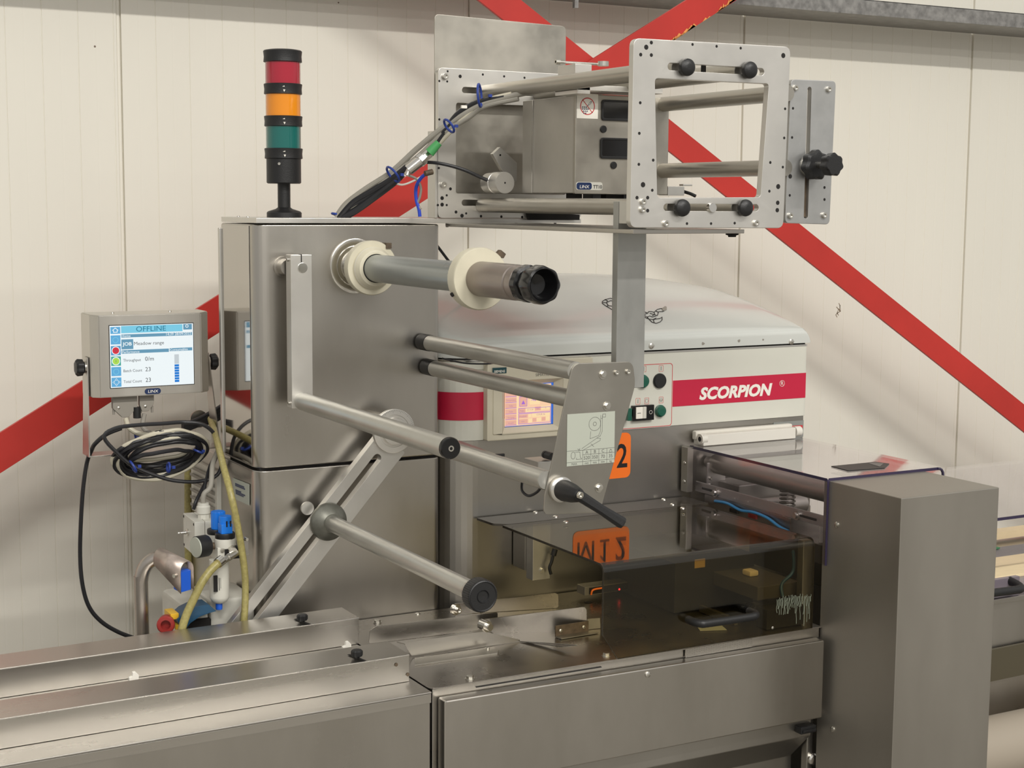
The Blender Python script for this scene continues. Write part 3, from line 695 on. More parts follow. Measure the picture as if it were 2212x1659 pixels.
for r_i, n in enumerate((3, 4, 3, 2)):
    for k in range(n):
        x = cx-.0125+.0042*k+(.0 if r_i == 1 else .001*r_i); z = cz-.001-r_i*.0040
        dr.prism([(x, Yq-.0009, z), (x+.0026, Yq-.0009, z+.0004), (x+.0022, Yq-.0009, z-.0020), (x-.0002, Yq-.0009, z-.0020)], (0, -.0003, 0))
dr.build('spray_drops', badge, lbp)
strokes('spray_gun', [[(cx, cz+.001), (cx+.004, cz+.0065), (cx+.0085, cz+.0105), (cx+.0095, cz+.009), (cx+.006, cz+.004), (cx, cz+.001)]], .0006, Yq-.0009, badge, lbp, .0003)
a = at(1245, 394, Y=Yq); c = at(1300, 410, Y=Yq)
mp_ = (a.x*.34+c.x*.66)
bd = decal('badge_plate', [rr(a.x-.001, c.z-.001, c.x+.001, a.z+.001, .005)], Yq, greyp, fpn, th=.0006)
decal('badge', [rr(a.x, c.z, mp_-.004, a.z, .0055)], Yq-.0006, badge, bd, 'navy oval badge', th=.0006)
text('badge_text', 'LINX', .0088, (a.x+mp_-.004)/2, c.z+.0028, Yq-.0012, letter, bd, 'CENTER', shear=.1, th=.0003, xs=1.15)
text('model_text', 'TT10', .0095, mp_-.0005, c.z+.0026, Yq-.0006, inkm, bd, th=.0003, bold=.0002)
for x0, x1, mm in ((1.64, 1.655, dark), (1.68, 1.70, cabk), (1.712, 1.735, dark), (1.755, 1.77, cabk)): MB().box(x0, x1, 2.72, 2.76, 1.655, 1.668, .001).build('foot', mm, ph)
# small clip right of the head
ck = T('ribbon_clip', 'small aluminium clip with a black arm, at lower right of the printer unit', 'clip', at(1470, 410, Y=2.74))
q = at(1448, 412, Y=2.72); MB().box(q.x-.02, q.x+.022, 2.70, 2.735, q.z-.010, q.z+.009, .001).build('clip_block', alu, ck)
q2 = at(1487, 402, Y=2.72); MB().box(q.x+.022, q2.x, 2.705, 2.72, q2.z+.000, q2.z+.004, .001).build('clip_finger', aluM, ck)
MB().tube([at(1470, 412, Y=2.72), at(1490, 418, Y=2.70), at(1503, 424, Y=2.69)], .0035).build('clip_arm', black, ck)
# motor knob + link on the rear plate
mk = T('encoder_roller', 'round silver encoder wheel beside the printer unit, with a black cable going into it', 'encoder', at(1088, 395, Y=2.95))
q = at(1090, 395, Y=2.93)
MB().lathe((q.x, 3.0, q.z), NY, [(0, .022), (.03, .022), (.03, .0235), (.036, .0235), (.037, .022), (.041, .022), (.042, .0235), (.070, .0235), (.072, .0225)], 44).build('wheel', aluM, mk)
MB().lathe((q.x, 2.9282, q.z), NY, [(0, .002), (.0004, .002)], 12).build('centre_hole', dark, mk)
l1 = xz([(1060, 333), (1076, 318), (1112, 352), (1112, 392), (1096, 396)], 2.985)
plate('link_arm', l1, [], 2.975, .014, alu, mk); q3 = at(1081, 335, Y=2.974); screw('hole', (q3.x, 2.9748, q3.z), NY, .0022, mk, dark)
screw('hole', (q3.x, 2.9748, q3.z), NY, .0022, mk, dark)

# ---------------------------------------------------------------- cables at the printer
cb = T('cable_bundle', 'bundle of grey and black cables with blue ties rising to the printer frame', 'cable', at(725, 468, Y=3.12))
def cab(name, pts, r, mt, par, sub=8, seg=10, lab=None): return MB().tube([at(a, b_, Y=min(y, 3.14-(a-720)*.0007) if par is cb else y) for a, b_, y in pts], r, seg, sub).build(name, mt, par, lab)
cab('cable', [(727, 469, 3.14), (748, 440, 3.13), (790, 408, 3.12), (845, 372, 3.10), (900, 322, 3.08), (950, 281, 3.05), (1000, 248, 3.0), (1045, 224, 2.97), (1110, 206, 2.93), (1190, 190, 2.9)], .0062, cabg, cb)
cab('cable', [(733, 469, 3.15), (760, 442, 3.14), (800, 416, 3.13), (852, 375, 3.11), (905, 337, 3.09), (955, 290, 3.06), (1010, 255, 3.0), (1048, 229, 2.96), (1120, 213, 2.93)], .0056, cabg, cb)
cab('cable', [(738, 469, 3.16), (770, 446, 3.15), (812, 421, 3.13), (858, 381, 3.12), (915, 345, 3.10), (958, 300, 3.05), (1005, 252, 3.0), (1050, 218, 2.97), (1105, 203, 2.93)], .0048, cabl, cb)
cab('cable', [(730, 469, 3.17), (756, 448, 3.15), (795, 425, 3.14), (846, 390, 3.12), (875, 364, 3.10), (930, 330, 3.09), (960, 285, 3.03), (990, 245, 3.0), (1030, 222, 2.97), (1090, 210, 2.93)], .0060, cabk, cb)
cab('cable', [(742, 469, 3.15), (770, 453, 3.14), (805, 428, 3.13), (850, 394, 3.12), (868, 376, 3.11)], .0085, cabk, cb)
cab('cable', [(735, 469, 3.13), (765, 436, 3.12), (805, 413, 3.11), (850, 384, 3.10), (880, 360, 3.08)], .0080, cabk, cb)
MB().cyl(at(928, 330, Y=2.93), at(948, 308, Y=2.92), .0105, .008, 14).build('green_connector', greenc, cb, 'green connector sleeve')
cab('cable', [(946, 310, 3.02), (965, 285, 3.0), (985, 258, 2.99), (1002, 236, 2.98)], .003, letter, cb)
MB().cyl(at(882, 368, Y=2.95), at(912, 344, Y=2.94), .0115, .0115, 14).cyl(at(912, 344, Y=2.94), at(928, 331, Y=2.94), .0095, .0095, 8).cyl(at(906, 349, Y=2.94), at(914, 342, Y=2.94), .0135, .0135, 8).build('metal_connector', chrome, cb)
MB().cyl(at(884, 367, Y=2.95), at(879, 379, Y=2.95), .006).build('cable_gland', bolt_m, cb)
q = at(1001, 231, Y=2.88); MB().box(q.x-.006, q.x+.006, 2.875, 2.88, q.z-.003, q.z+.003, M=None).build('wire_marker', letter, cb)
def tie(px, py, Y, r, ax, par, mt=tieb):
    c = at(px, py, Y=Y); a = Vector(ax).normalized(); n1 = a.orthogonal().normalized(); n2 = a.cross(n1)
    return MB().tube([c+n1*(r*math.cos(k*PI/8))+n2*(r*math.sin(k*PI/8)) for k in range(16)], .0026, 8, 1, True).box(c.x+r-.003, c.x+r+.004, c.y-.004, c.y+.002, c.z-.003, c.z+.003).build('cable_tie', mt, par)
tie(849, 377, 3.03, .0195, (.8, 0, .6), cb); tie(970, 272, 2.93, .0155, (.8, 0, .55), cb); tie(727, 463, 3.14, .010, (.2, 0, 1), cb)
q = at(1036, 206, Y=2.93); tie(1036, 206, 2.90, .0235, (1, -.75, .1), cb)
cab('clear_hose', [(847, 384, 3.08), (852, 394, 3.07), (870, 399, 3.06), (895, 390, 3.05), (920, 376, 3.04), (931, 373, 3.04)], .0022, letter, cb)
cab('grey_wire', [(880, 378, 3.02), (900, 387, 3.02), (909, 405, 3.03), (907, 425, 3.04), (902, 440, 3.04), (909, 452, 3.04)], .0028, greyd, cb)
cab('blue_hose', [(925, 372, 3.05), (909, 385, 3.05), (899, 405, 3.06), (899, 430, 3.07), (905, 452, 3.07), (907, 468, 3.07)], .0038, mat('blue_air_hose', C(40, 70, 190), .4), cb)
MB().cyl(at(918, 375, Y=2.97), at(934, 371, Y=2.97), .006).build('elbow_fitting', brown, cb)
ecab = T('encoder_cable', 'thin black cable arching from the bundle down to the silver encoder wheel', 'cable', at(1000, 365, Y=2.98))
cab('cable', [(850, 372, 3.08), (876, 358, 3.05), (910, 351, 3.03), (950, 353, 3.0), (1000, 366, 2.98), (1045, 386, 2.97), (1068, 394, 2.96)], .0038, cabk, ecab)
MB().cyl(at(1056, 390, Y=2.965), at(1069, 395, Y=2.96), .0058).build('strain_relief', black, ecab)
bd_ = T('back_cable', 'short black cable slanting down behind the right edge of the column', 'cable', at(965, 550, Y=3.3))
cab('cable', [(940, 525, 3.3), (958, 549, 3.3), (985, 585, 3.3), (1010, 620, 3.3)], .0034, cabk, bd_, 2)
# ================================================================ WRAPPING MACHINE CABINET
S = 3.04; CX0, CX1 = 1.502, 2.517
wc = T('wrapping_machine', 'big machine cabinet with pale grey domed hood, crimson stripe and stainless lower half', 'machine', (2.0, 3.27, 0))
def cabcol(z0, z1, o=0., R=.085, y1=3.50):
    n = 10; c = [(CX0-o, y1), (CX0-o, S+R)]
    c += [(CX0+R-(R+o)*math.cos(math.radians(90*i/n)), S+R-(R+o)*math.sin(math.radians(90*i/n))) for i in range(1, n)]
    c += [(CX0+R, S-o), (CX1-.008, S-o), (CX1-.002+o, S+.002-o*.5), (CX1+o, S+.008), (CX1+o, y1)]
    return [(x, y, z0) for x, y in c], (0, 0, z1-z0)
MB().prism(*cabcol(1.1195, 1.3005), bev=.0012).build('upper_body', whitep, wc, ang=40)
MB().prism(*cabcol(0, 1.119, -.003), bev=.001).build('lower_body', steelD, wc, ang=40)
MB().prism(*cabcol(1.3000, 1.3045, -.004)).build('hood_gasket', dark, wc)
MB().prism(*cabcol(1.2965, 1.3003, .0012)).build('trim_strip', chrome, wc, ang=40)
# crimson stripe : thin skin following the front
z0s, z1s = 1.1865, 1.2365
def skin(z0, z1, xa, xb, o=.0010):
    n = 12; R = .085; P = []
    P += [(CX0-o, 3.3), (CX0-o, S+R)]
    P += [(CX0+R-(R+o)*math.cos(math.radians(90*i/n)), S+R-(R+o)*math.sin(math.radians(90*i/n))) for i in range(1, n)]
    P += [(CX0+R, S-o), (xb, S-o)]
    b = MB(); v = [[b.bm.verts.new((x, y, z)) for z in (z0, z1)] for x, y in P]
    for u, w_ in zip(v, v[1:]): b.bm.faces.new((u[0], w_[0], w_[1], u[1]))
    return b
s1 = at(1744, 805, Y=S).z; s2 = at(1744, 858.5, Y=S).z
skin(s2, s1, 0, 1.93).build('stripe', crim, wc, recalc=False)
decal('stripe', [[(2.102, s2), (CX1-.004, s2), (CX1-.004, s1), (2.102, s1)]], S, crim, wc)
zt = s2+.0125
text('lettering', 'SCORPION', .0395, 2.186, s2+.0135, S-.0008, letter, wc, shear=.22, bold=.0017, xs=1.10, label='white slanted lettering reading SCORPION')
text('registered_mark', 'R', .0125, 2.4375, s2+.036, S-.0008, letter, wc, 'CENTER')
decal('registered_ring', [circ(2.4376, s2+.0398, .0078, 24), circ(2.4376, s2+.0398, .0070, 24)], S-.0008, letter, wc)
# hood: one lofted skin
HX0, HX1, HY0, HY1, HZ0 = CX0-.002, CX1+.004, S-.004, 3.52, 1.3045
def rise(u):
    x = HX0+(HX1-HX0)*u
    a = .128*(1-max(0, (x-2.03)/.50)**2*.34) if x > 2.03 else .128*(1-((2.03-x)/.55)**2*.10)
    return a
def hz(x, y):
    """upper surface height of the hood"""
    u = (x-HX0)/(HX1-HX0); v = min(max((y-HY0)/(3.50-HY0), 0), 1)
    e = min(u, 1-u)*(HX1-HX0)
    base = 1.337
    f = (1-(1-v)**1.55)
    z = base+rise(u)*f
    return z
def hood(u, v):
    # v: 0..1 skirt bottom -> skirt top -> surface -> back
    x = HX0+(HX1-HX0)*u
    if v < .12: y = HY0; z = HZ0+(1.330-HZ0)*(v/.12)
    elif v < .24:
        a = (v-.12)/.12*PI/2; y = HY0+.012*(1-math.cos(a)); z = 1.326+.012*math.sin(a)
    else:
        t = (v-.24)/.76; y = HY0+.012+(3.50-HY0-.012)*t; z = hz(x, y)+.001
    return x, y, z
def hoodv(u, v):
    uu = u
    x, y, z = hood(min(max((u-.04)/.92, 0), 1), v)
    if u < .04:
        t = u/.04; a = t*PI/2; x = HX0+.0; k = 1-math.sin(a); 
        x = HX0-.0+.018*(1-math.cos(a))*1.0; z = z-(z-HZ0)*(1-math.sin(a)) if t < 1 else z
    elif u > .96:
        t = (1-u)/.04; a = t*PI/2; x = HX1-.018*(1-math.cos(a)); z = z-(z-HZ0)*(1-math.sin(a))
    else:
        x = HX0+.018+(HX1-HX0-.036)*((u-.04)/.92)
    # rounded plan at front-left corner
    R = .095; dx = HX0+R-x
    if dx > 0 and y < HY0+R:
        y2 = HY0+R-math.sqrt(max(R*R-dx*dx, 0)); y = max(y, y2+(y-HY0)*.15)
    return Vector((x, y, z))
us = [0, .006, .014, .022, .03, .04]+[.04+.92*i/46 for i in range(1, 46)]+[.96, .97, .978, .986, .994, 1]
vs_ = [0, .06, .12, .14, .16, .18, .20, .22, .24]+[.24+.76*i/26 for i in range(1, 27)]
hb_ = MB(); VV = [[hb_.bm.verts.new(hoodv(u, v)) for v in vs_] for u in us]
for i in range(len(us)-1):
    for j in range(len(vs_)-1): hb_.bm.faces.new((VV[i][j], VV[i+1][j], VV[i+1][j+1], VV[i][j+1]))
bk = [hb_.bm.verts.new((VV[i][-1].co.x, 3.515, HZ0)) for i in range(len(us))]
for i in range(len(us)-1): hb_.bm.faces.new((VV[i][-1], VV[i+1][-1], bk[i+1], bk[i]))
hb_.build('hood', hoodp, wc, 'pale grey glossy domed hood', ang=50, recalc=False)
for px, py in ((1407, 747), (1709, 738)): screw('slot', at(px, py, Y=HY0), NY, .0072, wc)
MB().tube([at(955, 774, Y=3.02), at(985, 781, Y=3.02), at(1010, 785, Y=3.02), at(1045, 786, Y=3.02), at(1068, 784, Y=3.02)], .0020).build('supply_cable', cabk, wc)
for px, py, r in ((1519, 742, .006), (1597, 736, .006), (1649, 734, .0035)):
    q = at(px, py, Y=HY0); decal('smudge', [[(q.x+r*math.cos(k)*random.uniform(.5, 1.1), q.z+r*math.sin(k)*random.uniform(.4, 1)) for k in (0, 1, 2, 3, 4, 5)]], HY0, greyd, wc, th=.0002)
# emblem on hood
def onhood(px, py):
    d = (FW*F + RT*(px-1106) - UP*(py-829.5)).normalized(); t = 3.0
    while t < 5.5:
        p = CAM+d*t
        if p.y > S+.02 and p.z < hz(p.x, p.y)+.0025: return p
        t += .001
    return CAM+d*3.9
em = MB()
def es(pts, r=.0009):
    P = [onhood(1280+a*190/2212, 600+b*120/1397) for a, b in pts]
    em.tube(P, r, 6, 1)
for pl in ([(600, 545), (450, 515), (320, 545), (250, 590), (245, 640), (340, 710), (460, 780), (620, 870)], [(600, 590), (450, 575), (340, 625), (250, 620)], [(310, 545), (380, 580), (350, 620)], [(350, 620), (400, 700), (350, 715)], [(400, 700), (480, 710), (640, 780)],
           [(1100, 800), (1250, 830), (1330, 865), (1390, 890), (1330, 905), (1310, 950), (1370, 985), (1440, 960), (1500, 985), (1600, 960)], [(1390, 890), (1410, 850), (1480, 850), (1550, 865), (1620, 800), (1700, 775), (1770, 770)], [(1550, 865), (1570, 930), (1630, 950), (1660, 870), (1590, 830)],
           [(1660, 850), (1760, 850), (1800, 830)], [(1380, 990), (1420, 1040), (1520, 1050), (1600, 1010)], [(1420, 1040), (1500, 1120), (1600, 1145), (1700, 1110), (1750, 1060), (1750, 985), (1700, 1020), (1530, 1050), (1550, 1120)], [(1240, 960), (1300, 965), (1330, 1000), (1400, 1030)], [(1240, 1040), (1310, 1140)], [(1440, 890), (1560, 930), (1500, 950)], [(1250, 1000), (1320, 990)],
           [(700, 800), (800, 850), (950, 830), (1100, 800)], [(700, 900), (850, 930), (1000, 900), (1240, 960)], [(800, 850), (780, 930)], [(950, 830), (1000, 900)], [(900, 900), (850, 1010), (900, 1050)], [(1050, 900), (1020, 1010), (1080, 1060)]):
    es(pl)
e_o = em.build('emblem', inkm, wc, 'black line drawing of a scorpion')
cl_ = MB(); P = [onhood(1280+a*190/2212, 600+b*120/1397) for a, b in ((1750, 780), (1820, 720), (1865, 740), (1865, 800), (1800, 835), (1760, 825))]
cl_.prism([p+Vector((0, 0, .0012)) for p in P], (0, 0, -.002)); cl_.build('emblem_claw', greyd, wc)

# ---------------------------------------------------------------- operator panel
op = T('touch_terminal', 'beige touch panel with lit pinkish screen on the crimson striped cabinet', 'control panel', (1.74, S-.01, 1.11))
a = at(1050, 953, Y=S-.015); b1 = at(1052, 782, Y=S-.015)
OX0, OZ0, OZ1, OX1 = a.x, a.z, b1.z, 1.872
s0 = at(1091, 923, Y=S-.010); s1_ = at(1196, 826, Y=S-.010)
SX0, SX1, SZ0, SZ1 = s0.x, s1_.x, s0.z, s1_.z
outer = rr(OX0, OZ0, OX1, OZ1, .004); inner = [(SX0-.013, SZ0-.013), (SX1+.018, SZ0-.013), (SX1+.018, SZ1+.010), (SX0-.013, SZ1+.010)]
plate('bezel', outer, [inner], S-.020, .020, beige, op, None, .002)
plate('bezel_step', rr(OX0+.014, OZ0+.014, OX1-.022, OZ1-.016, .003), [inner], S-.0225, .0035, beige, op, None, .0012)
bv = MB(); I = [(x, S-.0222, z) for x, z in inner]; J = [(SX0-.001, S-.008, SZ0-.001), (SX1+.001, S-.008, SZ0-.001), (SX1+.001, S-.008, SZ1+.001), (SX0-.001, S-.008, SZ1+.001)]
for k in range(4):
    l = (k+1) % 4; bv.bm.faces.new([bv.bm.verts.new(p) for p in (I[k], I[l], J[l], J[k])])
bv.build('bezel_slope', beige, op, ang=10)
scrn = decal('screen', [[(SX0, SZ0), (SX1, SZ0), (SX1, SZ1), (SX0, SZ1)]], S-.0078, scr('screen_peach', C(252, 208, 170), .95), op, 'lit screen with peach coloured fields')
sw_, sh_ = SX1-SX0, SZ1-SZ0
def sf(u0, v0, u1, v1): return [(SX0+sw_*u0, SZ1-sh_*v1), (SX0+sw_*u1, SZ1-sh_*v1), (SX0+sw_*u1, SZ1-sh_*v0), (SX0+sw_*u0, SZ1-sh_*v0)]
def many(name, rects, mt, par, Y0, f, th=.0003):
    b = MB()
    for r_ in rects: b.prism([(x, Y0, z) for x, z in f(*r_)], (0, -th, 0))
    return b.build(name, mt, par)
Ys = S-.0086
many('screen_border', [(.955, 0, 1, 1), (0, .985, 1, 1), (.3, 0, 1, .02)], scr('screen_blue', C(52, 110, 210), .9), scrn, Ys, sf)
pk = scr('screen_pink', C(240, 182, 160), .9); vi = scr('screen_violet', C(170, 110, 215), .9); ly = scr('screen_cream', C(255, 224, 172), .95); tx = scr('screen_text', C(196, 138, 170), .9)
many('screen_buttons', [(.01, .04+k*.135, .235, .15+k*.135) for k in range(7)]+[(.28, .58, .42, .69), (.28, .73, .47, .81), (.28, .84, .47, .94), (.62, .56, .74, .65), (.57, .83, .65, .92), (.76, .82, .84, .91), (.30, .30, .45, .53)], pk, scrn, Ys, sf)
many('screen_fields', [(.43, .57, .61, .67), (.75, .55, .93, .64), (.56, .71, .94, .80), (.49, .73, .54, .80), (.49, .84, .56, .93), (.66, .83, .75, .91), (.85, .81, .93, .90), (.51, .30, .72, .50), (.242, .02, .27, .97)], ly, scrn, Ys-.0003, sf)
lnk = []
for k in range(7): lnk += [[(SX0+sw_*.01, SZ1-sh_*(.152+k*.135)), (SX0+sw_*.235, SZ1-sh_*(.150+k*.135))]]
for r_ in ((.30, .30, .45, .53),): q = sf(*r_); lnk.append(q+[q[0]])
for r_ in ((.28, .58, .94, .69), (.28, .71, .94, .95)): q = sf(*r_); lnk.append(q+[q[0]])
strokes('screen_lines', lnk, .0010, Ys-.0004, vi, scrn, .0002)
tb = MB(); c_ = (SX0+sw_*.375, SZ1-sh_*.44); tb.prism([(c_[0]-.005, Ys-.0004, c_[1]-.004), (c_[0]+.005, Ys-.0004, c_[1]-.004), (c_[0], Ys-.0004, c_[1]+.005)], (0, -.0002, 0)); tb.build('screen_arrow', vi, scrn)
def stx(s, size, u, v, al='CENTER', mt=tx): text('screen_text', s, size, SX0+sw_*u, SZ1-sh_*v, Ys-.0005, mt, scrn, al, th=.0002)
for s, v in (('Temperatur', .385), ('Folie', .52), ('Folie', .66), ('Vorgang', .80), ('Anzahl', .93)): stx(s, .0052, .122, v)
stx('-40-', .011, .60, .42, mt=vi); stx('Takt', .0058, .35, .66); stx('511120', .0052, .52, .64); stx('Set', .0058, .68, .625); stx('0', .0058, .84, .615); stx('Produkt', .0055, .37, .79); stx('COUR 06', .0055, .74, .77); stx('mm', .0052, .37, .91)
pl_ = at(1064, 796, Y=S-.023); pr_ = at(1094, 806, Y=S-.023)
mkp = decal('maker_plate', [[(pl_.x, pr_.z), (pr_.x, pr_.z), (pr_.x, pl_.z+.0012), (pl_.x, pl_.z+.0012)]], S-.0226, mat('teal_plate', C(20, 66, 72), .4), op)
text('maker_text', 'SIEMENS', .0074, (pl_.x+pr_.x)/2, pr_.z+.0022, S-.0234, letter, mkp, 'CENTER', th=.0002, bold=.0001)
q = at(1157, 813, Y=S-.023); text('panel_text', 'SIMATIC PANEL', .0095, q.x, q.z, S-.0226, inkg, op, th=.0003)
# ---------------------------------------------------------------- push button panel
bp = T('button_panel', 'red-outlined group of push buttons and switches on the cabinet, left of the lettering', 'control panel', (2.03, S-.002, 1.12))
B1 = at(1453, 783, Y=S); B2 = at(1451, 920, Y=S)
bx0, bx1, bz0, bz1 = 1.925, B1.x, B2.z, B1.z
decal('panel_face', [rr(bx0, bz0, bx1, bz1, .008)], S-.0010, whitep, bp, th=.0012)
decal('red_outline', [rr(bx0+.001, bz0+.001, bx1-.001, bz1-.001, .008), rr(bx0+.0024, bz0+.0024, bx1-.0024, bz1-.0024, .007)], S-.0022, redink, bp, th=.0003)
YB = S-.0022
def btn(px, py, r, mt, lab, pr=None):
    q = at(px, py, Y=YB-.006); pr = pr or [(0, r+.0015), (.004, r+.0015), (.005, r), (.009, r), (.011, r*.85), (.0116, r*.4)]
    b = MB().lathe((q.x, YB, q.z), NY, pr, 36); b.build('button', mt, bp, lab)
btn(1390, 824, .0145, greenb, 'green lens button behind the hanging bar'); btn(1427, 823, .0165, black, 'black button', [(0, .0178), (.004, .0178), (.006, .0165), (.007, .016), (.0072, .001)]); btn(1428, 888, .0130, greenb, 'green lens button below the black one')
q = at(1353, 893, Y=YB-.006); kb_ = MB().lathe((q.x, YB, q.z), NY, [(0, .015), (.006, .015), (.008, .013)], 32); kb_.box(q.x-.006, q.x+.006, YB-.022, YB-.006, q.z-.016, q.z+.014, .002); kb_.build('selector_switch', greenb, bp, 'green rotary selector')
a = at(1367, 877, Y=YB-.008); c = at(1412, 907, Y=YB-.008)
MB().box(a.x, c.x, YB-.010, YB, c.z+.0005, a.z, .001).build('twin_button_base', blackG, bp)
mx_ = a.x+(c.x-a.x)*.42; MB().box(a.x+.006, mx_, YB-.014, YB-.010, c.z+.006, a.z-.003, .0008).build('white_key', letter, bp); MB().box(mx_+.0006, mx_+.010, YB-.014, YB-.010, c.z+.006, a.z-.003, .0008).build('grey_key', greyp, bp)
strokes('key_mark', [[((a.x+mx_)/2-.003, (a.z+c.z)/2+.001), ((a.x+mx_)/2+.006, (a.z+c.z)/2+.001)]], .0012, YB-.0141, inkm, bp, .0002)
q = ((c.x-.010), (a.z+c.z)/2+.001); decal('key_ring', [circ(q[0], q[1], .0045), circ(q[0], q[1], .0038)], YB-.0101, letter, bp, th=.0003)
for px, py, k in ((1391, 797, 'I'), (1428, 796, 'I'), (1378, 867, 'I'), (1397, 866, 'O'), (1428, 864, 'P')):
    q = at(px, py, Y=YB); s_ = .0075
    decal('pictogram_frame', [rr(q.x-s_*.8, q.z-s_, q.x+s_*.8, q.z+s_, .001), rr(q.x-s_*.8+.0007, q.z-s_+.0007, q.x+s_*.8-.0007, q.z+s_-.0007, .0008)], YB, redink, bp, th=.0003)
    if k == 'I': strokes('pictogram', [[(q.x, q.z-.0045), (q.x, q.z+.0045)]], .0011, YB, inkm, bp, .0003)
    else:
        decal('pictogram', [circ(q.x, q.z, .0045), circ(q.x, q.z, .0039)], YB, inkg, bp, th=.0003)
        if k == 'P': strokes('pictogram', [[(q.x-.004, q.z), (q.x+.004, q.z)], [(q.x, q.z), (q.x, q.z-.004)]], .0009, YB, inkg, bp, .0003)
# machine sticker
sx0, sx1 = 1.837, at(1363, 985, Y=S).x; sz1 = at(1350, 935, Y=S).z; sz0 = at(1350, 1032, Y=S).z
os_ = T('orange_sticker', 'orange sticker reading M12 on the stainless cabinet front, behind the slanted side plate', 'sticker', ((sx0+sx1)/2, S, (sz0+sz1)/2))
decal('sticker_face', [rr(sx0, sz0, sx1, sz1, .014)], S+.0026, orange, os_, th=.0010)
zb5 = sz0+.026; hq5 = .054; w5 = .0062; mx0 = sx0+.012; mx1 = mx0+.046
decal('sticker_text', [[(mx0, zb5), (mx0+w5, zb5), (mx0+w5, zb5+hq5*.72), ((mx0+mx1)/2-.0024, zb5), ((mx0+mx1)/2+.0024, zb5), (mx1-w5, zb5+hq5*.72), (mx1-w5, zb5), (mx1, zb5), (mx1, zb5+hq5), (mx1-w5-.001, zb5+hq5), ((mx0+mx1)/2, zb5+.014), (mx0+w5+.001, zb5+hq5), (mx0, zb5+hq5)]], S+.0016, inkm, os_, th=.0003)
ox = mx1+.029
decal('sticker_text', [[(ox-.013, zb5), (ox+.013, zb5), (ox+.013, zb5+.0062), (ox+.0032, zb5+.0062), (ox+.0032, zb5+hq5), (ox-.0015, zb5+hq5), (ox-.012, zb5+hq5-.011), (ox-.012, zb5+hq5-.018), (ox-.0032, zb5+hq5-.010), (ox-.0032, zb5+.0062), (ox-.013, zb5+.0062)]], S+.0016, inkm, os_, th=.0003)
text('sticker_text', '2', .079, sx1-.008, zb5, S+.0016, inkm, os_, 'RIGHT', bold=.0012, th=.0003, xs=.80)
# rating plate
ra0 = at(1672, 913, Y=S); ra1 = at(1738, 946, Y=S)
rp = T('rating_plate', 'pale rating plate with a red bar at the right corner of the cabinet', 'sign', (ra1.x-.05, S, ra1.z))
xa, xb, za, zb_ = ra0.x, ra1.x-.003, ra0.z, 1.066
decal('plate', [[(xa, zb_), (xb, zb_), (xb, za), (xa, za)]], S+.0028, mat('plate_grey', C(150, 152, 148), .35, .3), rp, th=.001)
decal('red_bar', [[(xb-.062, za-.020), (xb-.003, za-.020), (xb-.003, za-.012), (xb-.062, za-.012)]], S+.0018, redink, rp, th=.0003)
text('bar_text', 'SCORPION', .0075, xb-.055, za-.0186, S+.0015, greyp, rp, th=.0002)
text('plate_text', 'FB:AL000009', .0055, xb-.056, za-.036, S+.0018, badge, rp, th=.0002); text('plate_text', '3x400V', .0045, xb-.04, za-.042, S+.0018, badge, rp, th=.0002)
# ================================================================ MACHINE BED (right) AND INFEED
ZT = .746
bed = T('machine_bed', 'stainless machine bed with rounded table top and long hinged front flap', 'machine', (1.7, 2.75, 0))
bo = roundpoly([(1.2215, 2.532), (2.158, 2.532), (2.158, 3.036), (1.2215, 3.036)], [.018, .001, .001, .001])
me = curve_mesh([bo], .0015, .0008); me.transform(Matrix.Translation((0, 0, ZT-.0015)))
for p in me.polygons: p.use_smooth = True
me.set_sharp_from_angle(angle=math.radians(32)); put('table_top', me, steelT, bed)
MB().box(1.228, 2.154, 2.536, 3.03, .55, ZT-.003, .002).build('bed_body', steelH, bed)
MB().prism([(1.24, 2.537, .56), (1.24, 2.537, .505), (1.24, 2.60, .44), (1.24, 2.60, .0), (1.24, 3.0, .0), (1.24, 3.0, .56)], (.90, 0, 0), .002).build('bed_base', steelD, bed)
MB().box(1.32, 1.60, 2.5335, 2.5365, .7335, .7350).build('seam_slot', dark, bed)
MB().box(1.60, 2.154, 2.5330, 2.537, .7205, .7212).build('seam_line', dark, bed)
tr = at(1481, 1408, Y=2.53).x; trm = MB().box(tr, tr+.17, 2.5295, 2.533, .7265, .7445, .0005)
for i in range(28):
    for j in range(4): trm.box(tr+.004+i*.006, tr+.007+i*.006, 2.5287, 2.5296, .7285+j*.004+(i % 2)*.002, .7298+j*.004+(i % 2)*.002)
trm.build('textured_strip', steelH, bed)
fl_ = T('front_flap', 'long plain stainless front flap under the table edge, hung on the bed', 'panel', (1.7, 2.5, .55))
zf = lambda px, py: at(px, py, Y=2.505).z
fz = [(1.2375, zf(960, 1516)), (2.142, zf(1780, 1386)), (2.142, zf(1776, 1553)), (1.2375, .553)]
fz = [(1.2375, .7285), (2.142, .7245), (2.142, .5535), (1.2375, .553)]
plate('flap', roundpoly(fz, [.006, .004, .004, .004]), [], 2.504, .028, steel, fl_, None, .003)
screw('slot', (at(1399, 1457, Y=2.504).x, 2.504, at(1399, 1457, Y=2.504).z), NY, .0062, fl_)
q = at(1735, 1571, Y=2.535); MB().box(q.x-.022, q.x+.020, 2.515, 2.537, q.z-.0075, q.z+.0085, .002).box(q.x-.018, q.x+.018, 2.512, 2.52, q.z-.004, q.z+.002, .001).build('catch', black, fl_)
